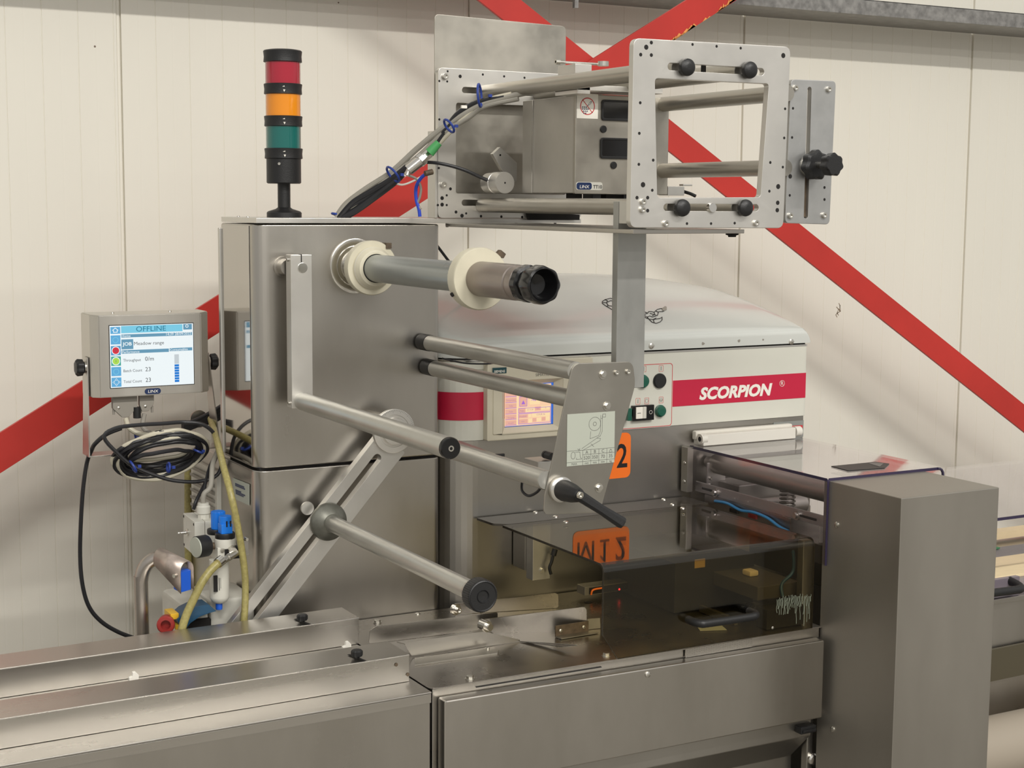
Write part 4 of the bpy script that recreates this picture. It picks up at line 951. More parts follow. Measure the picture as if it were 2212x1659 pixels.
# post at the right of the flap
ptz = T('corner_post', 'narrow stainless folded post between the front flap and the tall drive housing', 'post', (2.158, 2.56, 0))
MB().box(2.1455, 2.162, 2.555, 2.575, 0, .60, .003).build('post', steelD, ptz)
q = at(1757, 1640, Y=2.55); MB().lathe((q.x, 2.555, q.z), NY, [(0, .013), (.006, .013), (.010, .010), (.011, .002)], 24).build('lock_barrel', chrome, ptz)
# table fasteners
for px, py in ((1015, 1466), (815, 1345), (1310, 1416)): screw('hex', at(px, py, Z=ZT), (0, 0, 1), .0072, bed)
screw('dome', at(902, 1326, Z=ZT), (0, 0, 1), .006, bed)
# infeed conveyor
inf = T('infeed_conveyor', 'stainless infeed conveyor running in from the left, below the two rails', 'conveyor', (.5, 2.7, 0))
def zl(x): return ZT-.0075*(1.217-x)/.77
def slab(x0, x1, y0, y1, zz0, zz1, nm, mt, par, bev=.002):
    """bar whose top drops slightly to the left"""
    b = MB(); P = []
    for x in (x0, x1):
        for y in (y0, y1):
            for z in (zz0, zz1): P.append(b.bm.verts.new((x, y, z+(zl(x)-ZT))))
    f = [(0, 1, 3, 2), (4, 6, 7, 5), (0, 4, 5, 1), (2, 3, 7, 6), (0, 2, 6, 4), (1, 5, 7, 3)]
    for q in f: b.bm.faces.new([P[i] for i in q])
    bmesh.ops.recalc_face_normals(b.bm, faces=b.bm.faces[:])
    bmesh.ops.bevel(b.bm, geom=b.bm.edges[:], offset=bev, segments=2, affect='EDGES', profile=.5)
    return b.build(nm, mt, par)
slab(-.9, 1.2175, 2.516, 2.97, ZT-.004, ZT, 'conveyor_top', steelH, inf, .0015)
slab(-.9, 1.2175, 2.518, 2.97, ZT-.022, ZT-.0045, 'edge_lip', steelH, inf, .001)
slab(-.9, 1.2165, 2.5215, 2.96, .30, ZT-.0225, 'front_panel', steel, inf, .001)
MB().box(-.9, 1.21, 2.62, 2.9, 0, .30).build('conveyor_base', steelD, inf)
def rail(nm, lab, y0, y1, h, x1, lbl):
    r = T(nm, lab, 'rail', ((x1-.4)/2, (y0+y1)/2, ZT), 'guide rails of the infeed conveyor'); del r['group']
    slab(-.9, x1, y0, y1, ZT+.0005, ZT+h-.0018, 'rail_body', steelH, r, .001)
    slab(-.9, x1, y0-.001, y1, ZT+h-.002, ZT+h, 'rail_top', steelH, r, .0008)
    return r
r2_ = rail('guide_rail', 'front stainless box rail along the infeed conveyor', 2.592, 2.690, .053, 1.207, '')
r1_ = rail('guide_rail', 'rear stainless box rail along the infeed conveyor, nearer the column', 2.866, 2.957, .056, 1.221, '')
for px, py in ((881, 1457), (856, 1436)):
    q = at(px, py, Y=2.591); MB().lathe((q.x, 2.5912, q.z), NY, [(0, .0035), (.0006, .0035)], 14).build('plugged_hole', brown, r2_)
def thumb(px, py, z, par, sgn):
    q = at(px, py, Z=z)
    MB().lathe((q.x, q.y, z), (0, 0, 1), [(0, .0050), (.003, .0050), (.0035, .0095), (.006, .0108), (.013, .0108), (.0155, .0085), (.016, .002)], 40, lobes=12, amp=.05).build('thumb_knob', black, par, 'black thumb knob')
    a = Vector((q.x, q.y, z+.0002)); d = Vector((.010*sgn, -.017*sgn, 0)); d = Vector((.006, -.026, 0)); n_ = Vector((.0028, .0006, 0))
    MB().prism([a-d-n_, a-d+n_, a+d+n_, a+d-n_], (0, 0, .0004)).build('slot', dark, par)
thumb(653, 1343, ZT+.056, r1_, 1); thumb(771, 1421, ZT+.053, r2_, 1)
# chain flight slot and white flights
MB().box(-.9, 1.21, 2.765, 2.782, ZT-.003, ZT+.0004).build('chain_slot', dark, inf)
for i, (px, py) in enumerate(((288, 1458), (748, 1392))):
    q = at(px, py, Y=2.735)
    t = T('pusher', ['white plastic pusher tip sticking up left, between the two rails', 'white plastic pusher tip by the front thumb knob, between the two rails'][i], 'pusher', (q.x, 2.735, ZT), 'pushers of the infeed conveyor')
    MB().prism([(q.x-.009, 2.73, ZT), (q.x+.009, 2.73, ZT), (q.x+.009, 2.73, q.z), (q.x+.003, 2.73, q.z+.007), (q.x-.002, 2.73, q.z+.006), (q.x-.003, 2.73, q.z-.001), (q.x-.009, 2.73, q.z-.003)], (0, .008, 0), .001).build('flight', letter, t)
# ---------------------------------------------------------------- film folding plates on the table
def standing(nm, lab, cat, top, bot, mt, th=.003, par=None, rad=.003):
    """thin upright sheet: bottom edge on the table, top edge above it"""
    b = [at(*p, Z=ZT+.001) for p in bot]; out = []
    d = (b[-1]-b[0]); d.z = 0; d.normalize(); nn = Vector((-d.y, d.x, 0))
    def onpl(px, py):
        r_ = FW*F+RT*(px-1106)-UP*(py-829.5); t = (b[0]-CAM).dot(nn)/r_.dot(nn); return CAM+r_*t
    P = [onpl(*p) for p in top]+[onpl(*p) for p in reversed(bot)]
    o2 = [((p-b[0]).dot(d), p.z-ZT) for p in P]; o2 = roundpoly(o2, rad)
    P3 = [b[0]+d*u+Vector((0, 0, ZT+v-b[0].z)) for u, v in o2]
    return MB().prism(P3, nn*th).build(nm, mt, par), b, d, nn
fp1 = T('folding_plate', 'large upright steel folding plate with a round pivot, in front of the knurled knob', 'plate', at(1150, 1380, Z=ZT))
pl1, b_, d_, n_ = standing('plate', '', '', [(1045, 1338), (1262, 1311), (1267, 1316)], [(1062, 1366), (1146, 1387), (1268, 1365)], steelT, .003, fp1)
q = at(1052, 1353, Y=2.72); MB().cyl(q+Vector((-.004, .016, .001)), q+Vector((.0, -.004, 0)), .0115, .0115, 24).cyl(q+Vector((0, -.004, 0)), q+Vector((.002, -.012, 0)), .0075, .0075, 20).build('pivot', chrome, fp1)
a0, a1 = at(1197, 1375, Z=ZT+.001), at(1268, 1364, Z=ZT+.001)
dd_ = (a1-a0).normalized(); nn_ = Vector((dd_.y, -dd_.x, 0))
MB().prism([a0+nn_*.006, a1+nn_*.006, a1+nn_*.006+Vector((0, 0, .024)), a0+nn_*.006+Vector((0, 0, .024))], -nn_*.003).build('angle_bracket', brown, fp1)
MB().prism([a0+nn_*.006, a1+nn_*.006+dd_*.012, a1+nn_*.024+dd_*.014, a0+nn_*.026+dd_*.002], (0, 0, .0025)).build('bracket_foot', steelB, fp1)
for t in (.15, .85):
    screw('hex', a0.lerp(a1, t)+nn_*.0065+Vector((0, 0, .013)), nn_, .0030, fp1)
bl = [at(1146, 1386, Z=ZT+.002), at(1247, 1394, Z=ZT+.012), at(1216, 1397, Z=ZT+.009), at(1122, 1385, Z=ZT+.002)]
MB().prism(bl, (0, 0, -.0012)).build('blade', mat('dark_blade', (.16, .15, .13, 1), .25, 1), fp1)
MB().tube([bl[1], bl[0]], .0009, 6, 1).build('blade_edge', chrome, fp1)
fp1b = T('guide_tongue', 'thin pale steel tongue between the folding plate and the smoked guard', 'plate', at(1280, 1350, Z=ZT))
standing('tongue', '', '', [(1269, 1337), (1296, 1335), (1297, 1352)], [(1269, 1360), (1297, 1357)], steelB, .002, fp1b, .001)
MB().prism([at(1297, 1338, Y=2.80), at(1340, 1333, Y=2.84), at(1395, 1331, Y=2.87), at(1340, 1338, Y=2.84)], (0, .001, -.001)).build('tongue_tip', steelB, fp1b)
fp2 = T('folding_plate', 'rear upright steel folding plate with a bolt at its left end', 'plate', at(1090, 1330, Z=ZT))
standing('plate', '', '', [(983, 1304), (1010, 1302), (1200, 1281), (1206, 1285)], [(983, 1327), (1206, 1313)], steelT, .003, fp2, .006)
q = at(985, 1317, Y=2.94); MB().lathe(q+Vector((0, .006, 0)), (.15, -1, 0), [(0, .0125), (.005, .0125), (.005, .010), (.009, .010), (.009, .0065), (.018, .0065), (.018, .0045), (.014, .004)], 24).build('pivot_bolt', chrome, fp2)
ln_ = T('film_guide', 'long bent stainless guide sheet lying between the rear rail and the folding plates', 'guide', at(950, 1370, Z=ZT))
standing('rear_sheet', '', '', [(799, 1362), (813, 1353), (1075, 1323)], [(797, 1390), (1075, 1356)], steelH, .002, ln_, .004)
g = [at(857, 1386, Z=ZT+.016), at(1060, 1358, Z=ZT+.016), at(1060, 1366, Z=ZT+.016), at(876, 1391, Z=ZT+.016)]
MB().prism(g, (0, 0, -.0016)).build('ledge', steelH, ln_)
standing('front_sheet', '', '', [(874, 1392), (882, 1387), (1045, 1364), (1123, 1382)], [(892, 1421), (1123, 1385)], steelH, .002, ln_, .003)
g = [at(896, 1436, Z=ZT+.003), at(1075, 1410, Z=ZT+.003), at(1078, 1403, Z=ZT+.003), at(1066, 1397, Z=ZT+.003), at(896, 1421, Z=ZT+.003)]
MB().prism(g, (0, 0, -.003), .0004).build('hold_down_strip', steelB, ln_)
screw('socket', at(1053, 1403, Z=ZT+.003), (0, 0, 1), .0045, ln_)
# photo sensor on the table
ps = T('photo_sensor', 'small black and steel sensor with a red light, lying under the smoked guard', 'sensor', at(1310, 1280, Z=ZT))
q0 = at(1263, 1287, Y=2.95); q1 = at(1358, 1278, Y=2.95)
MB().box(q0.x, q1.x, 2.95, 2.985, q0.z, q0.z+.020, .001).build('sensor_housing', steelD, ps)
MB().box(q0.x+.012, q1.x-.002, 2.9485, 2.951, q0.z+.002, q0.z+.017).build('sensor_face', black, ps)
MB().tube([(q0.x+.016, 2.948, q0.z+.001), (q0.x+.018, 2.947, q0.z+.010), (q0.x+.026, 2.947, q0.z+.013), (q0.x+.046, 2.947, q0.z+.0135)], .0022).build('orange_wire', orange, ps)
q = at(1338, 1273, Y=2.948); MB().lathe((q.x, 2.9485, q.z), NY, [(0, .0024), (.001, .0022), (.0014, .001)], 14).build('indicator', scr('red_indicator', (1, .03, .05, 1), 3.0), ps, 'glowing red indicator')
hh = at(1271, 1301, Z=ZT+.0006); MB().prism([hh+Vector((.010*math.cos(a*PI/8), .007*math.sin(a*PI/8), 0)) for a in range(16)], (0, 0, .0002)).build('table_hole', dark, bed)

# ================================================================ SMOKED GUARD
sg = T('smoked_guard', 'smoked brown acrylic guard box with a black bow handle over the table', 'guard', (1.86, 2.73, .85))
GZ = .945; gx0, gx1, gy0, gy1 = 1.594, 2.122, 2.521, 2.938; th = .005
prf = []
R = .016
def gp(rad, dz, dy):
    pts = [(gy1, GZ+dz)]
    for i in range(7):
        a = math.radians(90*i/6); pts.append((gy0+R-math.sin(a)*rad, GZ-R+math.cos(a)*rad))
    return pts
outer_ = [(gy1, GZ)]+[(gy0+R-math.sin(math.radians(15*i))*R, GZ-R+math.cos(math.radians(15*i))*R) for i in range(7)]
inner_ = [(gy1, GZ-th)]+[(gy0+R-math.sin(math.radians(15*i))*(R-th), GZ-R+math.cos(math.radians(15*i))*(R-th)) for i in range(7)]
gb = MB(); xs = (gx0, gx1)
def gface(lst, flip=False):
    v = [[gb.bm.verts.new((x, y, z)) for y, z in lst] for x in xs]
    for i in range(len(lst)-1): gb.bm.faces.new((v[0][i], v[0][i+1], v[1][i+1], v[1][i]))
gface(outer_[:2]); gface(inner_[:2])
zc0 = at(1303, 1372, Y=gy0).z; c1x = at(1335, 1410, Y=gy0).x; zb0 = ZT+.004
for yy in (gy0, gy0+th):
    gb.bm.faces.new([gb.bm.verts.new(p) for p in ((gx0, yy, GZ-R), (gx1, yy, GZ-R), (gx1, yy, zb0), (c1x, yy, zb0), (gx0, yy, zc0))])
gb.build('acrylic_sheet', smoke, sg, ang=50)
gb = MB(); gface(outer_[1:]); gface(inner_[1:]); gb.build('folded_edge', smokeb, sg, ang=50)
ed = MB()
ol = outer_+[(gy0, zc0)]; il = inner_+[(gy0+th, zc0)]
for x, w_ in ((gx0, .0006), (gx1, .0006)):
    for i in range(len(ol)-1):
        if x == gx1 and i == len(ol)-2: a, b2, c, d = ol[i], (gy0, zb0), (gy0+th, zb0), il[i]
        else: a, b2, c, d = ol[i], ol[i+1], il[i+1], il[i]
        ed.prism([(x, *a), (x, *b2), (x, *c), (x, *d)], (-w_, 0, 0))
ed.prism([(gx0, gy0, zc0), (c1x, gy0, zb0), (c1x, gy0+th, zb0), (gx0, gy0+th, zc0)], (-.0006, 0, 0))
ed.box(c1x, gx1, gy0, gy0+th, zb0-.0006, zb0); ed.box(gx0, gx1, gy1, gy1+.0006, GZ-th, GZ)
ed.build('sheet_edge', sedge, sg)
ha = at(1497, 1337, Y=gy0); hb2 = at(1604, 1322, Y=gy0)
yo = gy0-.036
MB().tube([(ha.x-.012, gy0, ha.z), (ha.x-.012, gy0-.018, ha.z), (ha.x-.004, yo+.003, ha.z-.001), (ha.x+.012, yo, ha.z-.0015), (hb2.x-.012, yo, hb2.z-.001), (hb2.x+.008, yo+.003, hb2.z), (hb2.x+.016, gy0-.018, hb2.z), (hb2.x+.016, gy0, hb2.z)], .0085, 16, 6).build('bow_handle', black, sg, 'black bow handle')
q = at(1669, 1356, Y=gy0); screw('dome', (q.x, gy0, q.z), NY, .0032, sg, name='screw')
# drips of dried adhesive on the pane
dr = MB(); random.seed(3)
for i in range(30):
    x = at(1678+i*2.5, 1300, Y=gy0).x; z0 = .826+random.uniform(-.004, .004)+(.0 if i < 24 else -.004); z1 = z0-random.uniform(.015, .04)-(.03 if i in (17, 20, 24, 26, 28) else 0)
    P = [(x+random.uniform(-.0012, .0012), gy0-.0009, z0+(z1-z0)*k/5) for k in range(6)]
    dr.tube(P, .0006, 5, 1)
dr.build('dried_drips', mat('dried_drips', C(122, 128, 112), .6), sg, 'pale dried drips near the right edge')
tp = at(1515, 1217, Y=gy0); MB().box(tp.x-.013, tp.x+.013, gy0+th, gy0+th+.0004, tp.z-.010, tp.z+.008).build('tape', mat('brown_tape', C(150, 120, 62), .5), sg)
# rear fixed strip with rivets
rs = T('guard_back_strip', 'narrow smoked strip riveted behind the smoked guard, against the cabinet', 'guard', (1.87, 2.99, GZ))
so = roundpoly([(1.580, 3.036), (1.584, 2.965), (1.610, 2.9425), (2.150, 2.9425), (2.150, 3.036)], [.002, .006, .006, .001, .001])
sm_ = MB(); sm_.prism([(x, y, GZ) for x, y in so], (0, 0, -.005)); sm_.build('strip', mat('smoked_strip', C(66, 61, 54), .16, coat=.3), rs)
for px, py in ((1157, 1106), (1200, 1115), (1434, 1078), (1222, 1127), (1453, 1089), (1475, 1097)):
    q = at(px, py, Z=GZ+.001); screw('dome', (q.x, q.y, GZ), (0, 0, 1), .0065, rs if q.y > 2.94 else sg, name='screw')
# interlock switch under the guard
il_ = T('interlock_switch', 'grey interlock switch box with a black lever, hanging under the left of the smoked guard', 'switch', at(1165, 1200, Y=2.98))
q0 = at(1137, 1150, Y=2.985); q1 = at(1180, 1245, Y=2.985)
MB().box(q0.x, q0.x+.046, 2.955, 2.985, q1.z+.002, GZ-.0055, .002).build('switch_housing', alu, il_)
MB().box(q0.x-.004, q0.x+.040, 2.985, 3.04, q1.z+.02, GZ-.0055, .001).build('switch_bracket', steelD, il_)
q = at(1171, 1232, Y=2.955); MB().cyl((q.x, 2.955, q.z), (q.x, 2.950, q.z), .0052).build('switch_screw', bolt_m, il_)
MB().tube([at(1197, 1190, Y=2.94), at(1192, 1212, Y=2.94), at(1187, 1226, Y=2.94), at(1190, 1240, Y=2.94)], .0036).cyl(at(1199, 1186, Y=2.94), at(1195, 1200, Y=2.94), .0065).build('lever', black, il_)
# dark machinery inside the smoked guard
cr = T('crimper_assembly', 'dark crimping machinery at the right inside the smoked guard', 'machinery', (2.04, 2.85, ZT))
dkm = mat('dark_machinery', C(92, 88, 80), .5, .6)
MB().box(2.035, 2.150, 2.60, 3.03, ZT+.055, ZT+.085, .002).build('cross_beam', dkm, cr)
MB().box(1.93, 2.150, 2.76, 3.03, ZT+.001, ZT+.115, .003).build('sealing_block', blackR, cr)
MB().box(2.030, 2.130, 2.56, 2.60, ZT+.001, ZT+.045, .002).build('front_block', blackR, cr)
MB().box(1.99, 2.0, 2.62, 2.75, ZT+.001, ZT+.016, .001).build('beam_lip', dkm, cr)
MB().box(2.075, 2.10, 2.68, 2.71, ZT+.085, ZT+.098, .004).build('pale_block', tan, cr)
MB().tube([(2.145, 2.62, ZT+.15), (2.13, 2.60, ZT+.11), (2.10, 2.60, ZT+.085), (2.095, 2.59, ZT+.06)], .0035).build('blue_tube', blued, cr)
MB().prism([(1.90, 2.62, ZT+.001), (1.955, 2.60, ZT+.001), (1.955, 2.64, ZT+.012), (1.91, 2.65, ZT+.006)], (0, 0, .001)).build('film_scrap', paper, cr)

# ================================================================ CLEAR GUARD
cg = T('clear_guard', 'clear purple-edged acrylic hood on a white hinge, right of the smoked guard', 'guard', (2.32, 2.78, 1.07))
kx0, kx1, ky0, ky1, KZ = 2.152, 2.478, 2.523, 3.025, 1.071
gm = MB()
for dz in (0, -.006): gm.bm.faces.new([gm.bm.verts.new(p) for p in ((kx0, ky0, KZ+dz), (kx1, ky0, KZ+dz), (kx1, ky1, KZ+dz), (kx0, ky1, KZ+dz))])
gm.build('top_sheet', purpl, cg)
gm = MB()
for dx in (0, .005): gm.bm.faces.new([gm.bm.verts.new(p) for p in ((kx0+dx, ky0, KZ-.006), (kx0+dx, ky0, .882), (kx0+dx, 2.60, .882), (kx0+dx, 2.60, .930), (kx0+dx, ky1, .930), (kx0+dx, ky1, KZ-.006))])
gm.build('side_sheet', purpl, cg, ang=10)
ge = MB()
ge.box(kx0+.004, kx1-.010, ky0-.0006, ky0+.0006, KZ-.0062, KZ+.0002)
ge.box(kx0-.0006, kx0+.0006, ky0, ky1, KZ-.0062, KZ+.0001)
ge.box(kx0, kx0+.0055, ky0-.0008, ky0, .882, KZ-.002)
ge.tube([(kx1-.012, ky0, KZ-.003), (kx1-.002, ky0, KZ-.005), (kx1+.004, ky0, KZ-.012), (kx1+.005, ky0, KZ-.020)], .0032, 8)
ge.build('sheet_edge', pedge, cg)
MB().prism([(2.255, 2.632, KZ+.0004), (2.250, 2.570, KZ+.0004), (2.345, 2.560, KZ+.0004), (2.395, 2.600, KZ+.0004), (2.383, 2.632, KZ+.0004)], (0, 0, .002)).build('recessed_pull', black, cg)
MB().prism([(2.345, 2.575, KZ+.0026), (2.382, 2.604, KZ+.0026), (2.372, 2.622, KZ+.0026), (2.352, 2.620, KZ+.0026)], (0, 0, .0004)).build('pull_pocket', mat('pocket_grey', C(90, 90, 88), .4), cg)
MB().box(2.17, 2.45, 2.995, 3.036, KZ+.001, KZ+.028, .002).build('hinge_bar', hubw, cg, 'white hinge bar')
MB().box(2.165, 2.46, 3.020, 3.037, KZ+.012, KZ+.034, .004).build('hinge_leaf', hubw, cg)
for x0, x1 in ((2.166, 2.182), (2.452, 2.470)): MB().cyl((x0, 3.005, KZ+.017), (x1, 3.005, KZ+.017), .0125, .0125, 24).build('hinge_pin', hubw, cg)
MB().cyl((2.1655, 3.005, KZ+.017), (2.1662, 3.005, KZ+.017), .006).build('pin_bore', dark, cg)
MB().box(2.135, 2.152, 3.01, 3.036, .96, KZ-.002, .001).build('mounting_angle', steelD, cg)
for z in (.985, 1.03): screw('dome', (2.135, 3.022, z), (-1, 0, 0), .005, cg)
# pull roller under it
pr2 = T('film_pull_roller', 'large dull steel roller lying lengthwise under the clear guard', 'roller', (2.235, 2.8, 1.02))
MB().lathe((2.215, 3.035, 1.025), NY, [(0, .014), (.03, .014), (.03, .0235), (.48, .0235), (.48, .012), (.5, .012)], 36).build('roller_body', dullT, pr2)
MB().box(2.185, 2.24, 2.998, 3.004, .955, 1.03, .002).build('roller_bracket', aluM, pr2)
for z in (.975, .992): screw('socket', (2.195, 2.998, z), NY, .0045, pr2)
# slotted rail with blue cable
srr = T('slotted_bar', 'long slotted grey bar with a blue cable behind the clear side sheet', 'bar', (2.17, 2.78, .97))
q0 = at(1480, 1065, X=2.166); q1 = at(1796, 1150, X=2.166)
b = MB(); b.prism([(2.166, 3.02, .984), (2.166, 2.535, .984), (2.166, 2.535, .960), (2.166, 3.02, .960)], (.006, 0, 0), .001); b.build('bar', alu, srr)
MB().prism([(2.166, 2.98, .958), (2.166, 2.66, .958), (2.166, 2.66, .930), (2.166, 2.98, .930)], (.004, 0, 0)).build('cable_tray', steelD, srr)
MB().box(2.1645, 2.1662, 2.57, 2.63, .969, .974).build('slot', dark, srr); MB().box(2.1645, 2.1662, 2.93, 2.99, .969, .974).build('slot', dark, srr)
for y in (2.635, 2.935): MB().lathe((2.166, y, .970), (-1, 0, 0), [(0, .011), (.004, .011), (.004, .007), (.009, .006)], 20).build('slot_nut', bolt_m, srr)
MB().tube([(2.160, 2.93, .951), (2.159, 2.88, .954), (2.159, 2.83, .947), (2.159, 2.78, .951), (2.159, 2.73, .947), (2.159, 2.69, .936), (2.159, 2.655, .931)], .0035).build('blue_cable', mat('cyan_blue_cable', C(60, 140, 190), .4), srr)
MB().box(2.157, 2.163, 2.77, 2.80, .936, .947, .001).build('red_coupler', redk, srr); MB().box(2.157, 2.163, 2.84, 2.87, .936, .946, .001).build('black_coupler', black, srr)
# machinery below clear guard
mg = T('sealing_unit', 'sealing jaw unit with spring and white plates under the clear guard', 'machinery', (2.33, 2.8, .9))
sp_ = []
for i in range(97):
    a = i/8*2*PI; sp_.append((2.32+.017*math.cos(a), 2.86+.017*math.sin(a), .905+i*.00115))
MB().tube(sp_, .0028, 6, 1).build('coil_spring', dkm, mg)
MB().box(2.22, 2.44, 2.92, 3.02, .90, .985, .004).build('jaw_block', steelD, mg); MB().cyl((2.26, 2.90, .93), (2.40, 2.90, .93), .022).build('jaw_shaft', dullT, mg)
MB().box(2.24, 2.46, 2.62, 2.90, .80, .895, .003).build('lower_block', dkm, mg)
MB().box(2.33, 2.40, 2.70, 2.706, .905, .965, .001).build('white_plate', letter, mg); MB().box(2.25, 2.31, 2.655, 2.66, .895, .955, .001).build('white_plate', letter, mg)
for x in (2.262, 2.298): screw('hex', (x, 2.655, .940), NY, .0045, mg)
MB().box(2.18, 2.50, 2.99, 3.03, .76, .90, .002).build('rear_frame', steelD, mg)

# ================================================================ DRIVE HOUSING
dh = T('drive_housing', 'tall plain stainless box housing standing in front, right of the smoked guard', 'cabinet', (2.30, 2.41, 0))
MB().box(2.158, 2.428, 2.304, 2.540, 0, 1.0655, .0022).build('housing', mat('housing_steel', (.385, .36, .32, 1), .45, .93, .07, 4, (1, 1, .3), .05, .03, 90), dh)
for px, py in ((1808, 1133), (1799, 1575)): screw('slot', at(px, py, X=2.158), (-1, 0, 0), .0065, dh)
MB().box(2.128, 2.157, 2.565, 2.585, .70, .93, .002).build('rear_flange', steelD, dh)

# ================================================================ OUTFEED
of = T('outfeed_conveyor', 'outfeed conveyor with pale boards, a green patch and clear cover at the right edge', 'conveyor', (3.0, 2.8, 0))
oz = .722
MB().box(2.46, 4.2, 2.60, 3.10, .40, oz, .003).build('side_panel', steel, of)
MB().box(2.46, 4.2, 2.66, 3.06, .0, .40).build('base', steelD, of)
MB().box(2.46, 4.2, 2.592, 2.600, oz-.012, oz, .001).build('edge_strip', steelH, of)
MB().box(2.46, 4.2, 2.615, 2.70, oz, oz+.012, .001).build('acrylic_ledge', mat('purple_grey_ledge', C(112, 104, 112), .2), of)
MB().box(2.46, 4.2, 2.70, 2.86, oz+.010, oz+.018, .001).build('board', tan, of, 'pale wooden board')
MB().box(2.46, 4.2, 2.865, 2.95, oz+.010, oz+.016).build('belt', mat('belt_grey', C(120, 118, 118), .5), of)
MB().box(2.46, 4.2, 3.04, 3.08, oz+.010, oz+.030).build('board', tan, of, 'pale wooden board')
MB().prism([(2.52, 2.95, oz+.018), (2.86, 2.88, oz+.018), (3.10, 2.93, oz+.018), (3.10, 3.03, oz+.018), (2.52, 3.03, oz+.018)], (0, 0, .003)).build('green_patch', greenm, of, 'green patch')
MB().prism([(2.50, 2.90, oz+.018), (2.66, 2.90, oz+.018), (2.60, 2.93, oz+.018), (2.50, 2.93, oz+.018)], (0, 0, .003)).build('dark_patch', dark, of)
oc_ = T('outfeed_cover', 'clear acrylic cover sheet with purple front edge above the outfeed at the right edge', 'guard', (3.0, 3.0, .93))
gm = MB()
for dz in (0, -.005): gm.bm.faces.new([gm.bm.verts.new(p) for p in ((2.53, 2.60, .917+dz), (4.2, 2.60, .917+dz), (4.2, 3.04, .95+dz), (2.53, 3.04, .95+dz))])
gm.build('top_sheet', purpl, oc_)
MB().box(2.53, 4.2, 2.597, 2.600, .911, .918).build('sheet_edge', pedge, oc_)
hq = at(2170, 1262, Y=2.60)
oh = of
MB().tube([(hq.x-.16, 2.60, hq.z+.004), (hq.x-.16, 2.575, hq.z+.003), (hq.x-.14, 2.560, hq.z), (hq.x-.02, 2.560, hq.z-.004), (hq.x+.012, 2.562, hq.z-.004), (hq.x+.020, 2.575, hq.z), (hq.x+.020, 2.605, hq.z+.006)], .0100, 16, 6).build('bow_handle', black, oh, 'black bow handle')
MB().box(hq.x-.17, hq.x+.05, 2.600, 2.614, oz+.0, hq.z+.014, .001).build('handle_ledge', mat('purple_grey_ledge', C(112, 104, 112), .2), oh)
dm = T('discharge_chute', 'pale grey curved chute low at the right edge behind the tall housing', 'chute', (2.9, 2.6, .3))
MB().cyl((2.47, 2.50, .40), (4.0, 2.50, .40), .075, .075, 40).build('chute_body', mat('chute_grey', C(150, 140, 126), .5), dm)
MB().prism([(2.46, 2.585, .60), (4.0, 2.585, .62), (4.0, 2.59, .54), (2.46, 2.59, .52)], (0, .008, 0)).build('apron_plate', mat('dark_olive_plate', C(92, 86, 70), .4, .4), dm)
# ================================================================ OPERATOR TERMINAL (left)
YH2 = 3.27
hm_ = T('operator_terminal', 'grey steel terminal with lit blue and white touch screen showing OFFLINE, left of the column', 'monitor', (.91, 3.3, 1.23))
A = [at(*p, Y=YH2) for p in ((211, 683), (437, 674), (441, 847), (222, 860))]
B = [at(*p, Y=YH2+.03) for p in ((191, 681), (446, 674), (448, 848), (197, 862))]
D = [at(*p, Y=YH2+.10) for p in ((178, 680), (446, 676), (448, 848), (180, 862))]
zt_ = (A[0].z+A[1].z)/2; zb2 = (A[2].z+A[3].z)/2
b = MB()
def ringp(x0, x1, y, z0, z1): return [b.bm.verts.new(p) for p in ((x0, y, z0), (x1, y, z0), (x1, y, z1), (x0, y, z1))]
xa0, xa1 = A[0].x+.001, A[1].x-.004; xb0_, xb1_ = B[0].x, B[1].x; xd0 = xb0_-.001; xd1 = xb1_+.001
r0 = ringp(xa0, xa1, YH2, zb2, zt_); r1 = ringp(xb0_, xb1_, YH2+.022, zb2-.001, zt_+.001); r2q = ringp(xd0, xd1, YH2+.095, zb2-.001, zt_+.001)
b.bm.faces.new(r0); b.bm.faces.new(r2q)
for u, v_ in ((r0, r1), (r1, r2q)):
    for i in range(4): b.bm.faces.new((u[i], u[(i+1) % 4], v_[(i+1) % 4], v_[i]))
bmesh.ops.recalc_face_normals(b.bm, faces=b.bm.faces[:])
bmesh.ops.bevel(b.bm, geom=[e for e in b.bm.edges], offset=.0018, segments=2, affect='EDGES')
tstl = mat('terminal_steel', (.58, .555, .51, 1), .34, .9, .06, 12, (1, 1, .3), .05)
b.build('housing', tstl, hm_, ang=20)
s0 = at(236, 704, Y=YH2); s1 = at(416, 698, Y=YH2); s2 = at(419, 829, Y=YH2); s3 = at(239, 838, Y=YH2)
hx0, hx1 = (s0.x+s3.x)/2, (s1.x+s2.x)/2; hz1, hz0 = (s0.z+s1.z)/2, (s2.z+s3.z)/2
decal('screen_border', [rr(hx0-.0015, hz0-.0015, hx1+.0015, hz1+.0015, .001)], YH2, blackG, hm_, th=.0008)
sc_ = decal('screen', [[(hx0, hz0), (hx1, hz0), (hx1, hz1), (hx0, hz1)]], YH2-.0008, scr('screen_white', C(236, 244, 246), 1.0), hm_, 'lit touch screen reading OFFLINE with job and counter fields')
hw_, hh_ = hx1-hx0, hz1-hz0
def hf(u0, v0, u1, v1): return [(hx0+hw_*u0, hz1-hh_*v1), (hx0+hw_*u1, hz1-hh_*v1), (hx0+hw_*u1, hz1-hh_*v0), (hx0+hw_*u0, hz1-hh_*v0)]
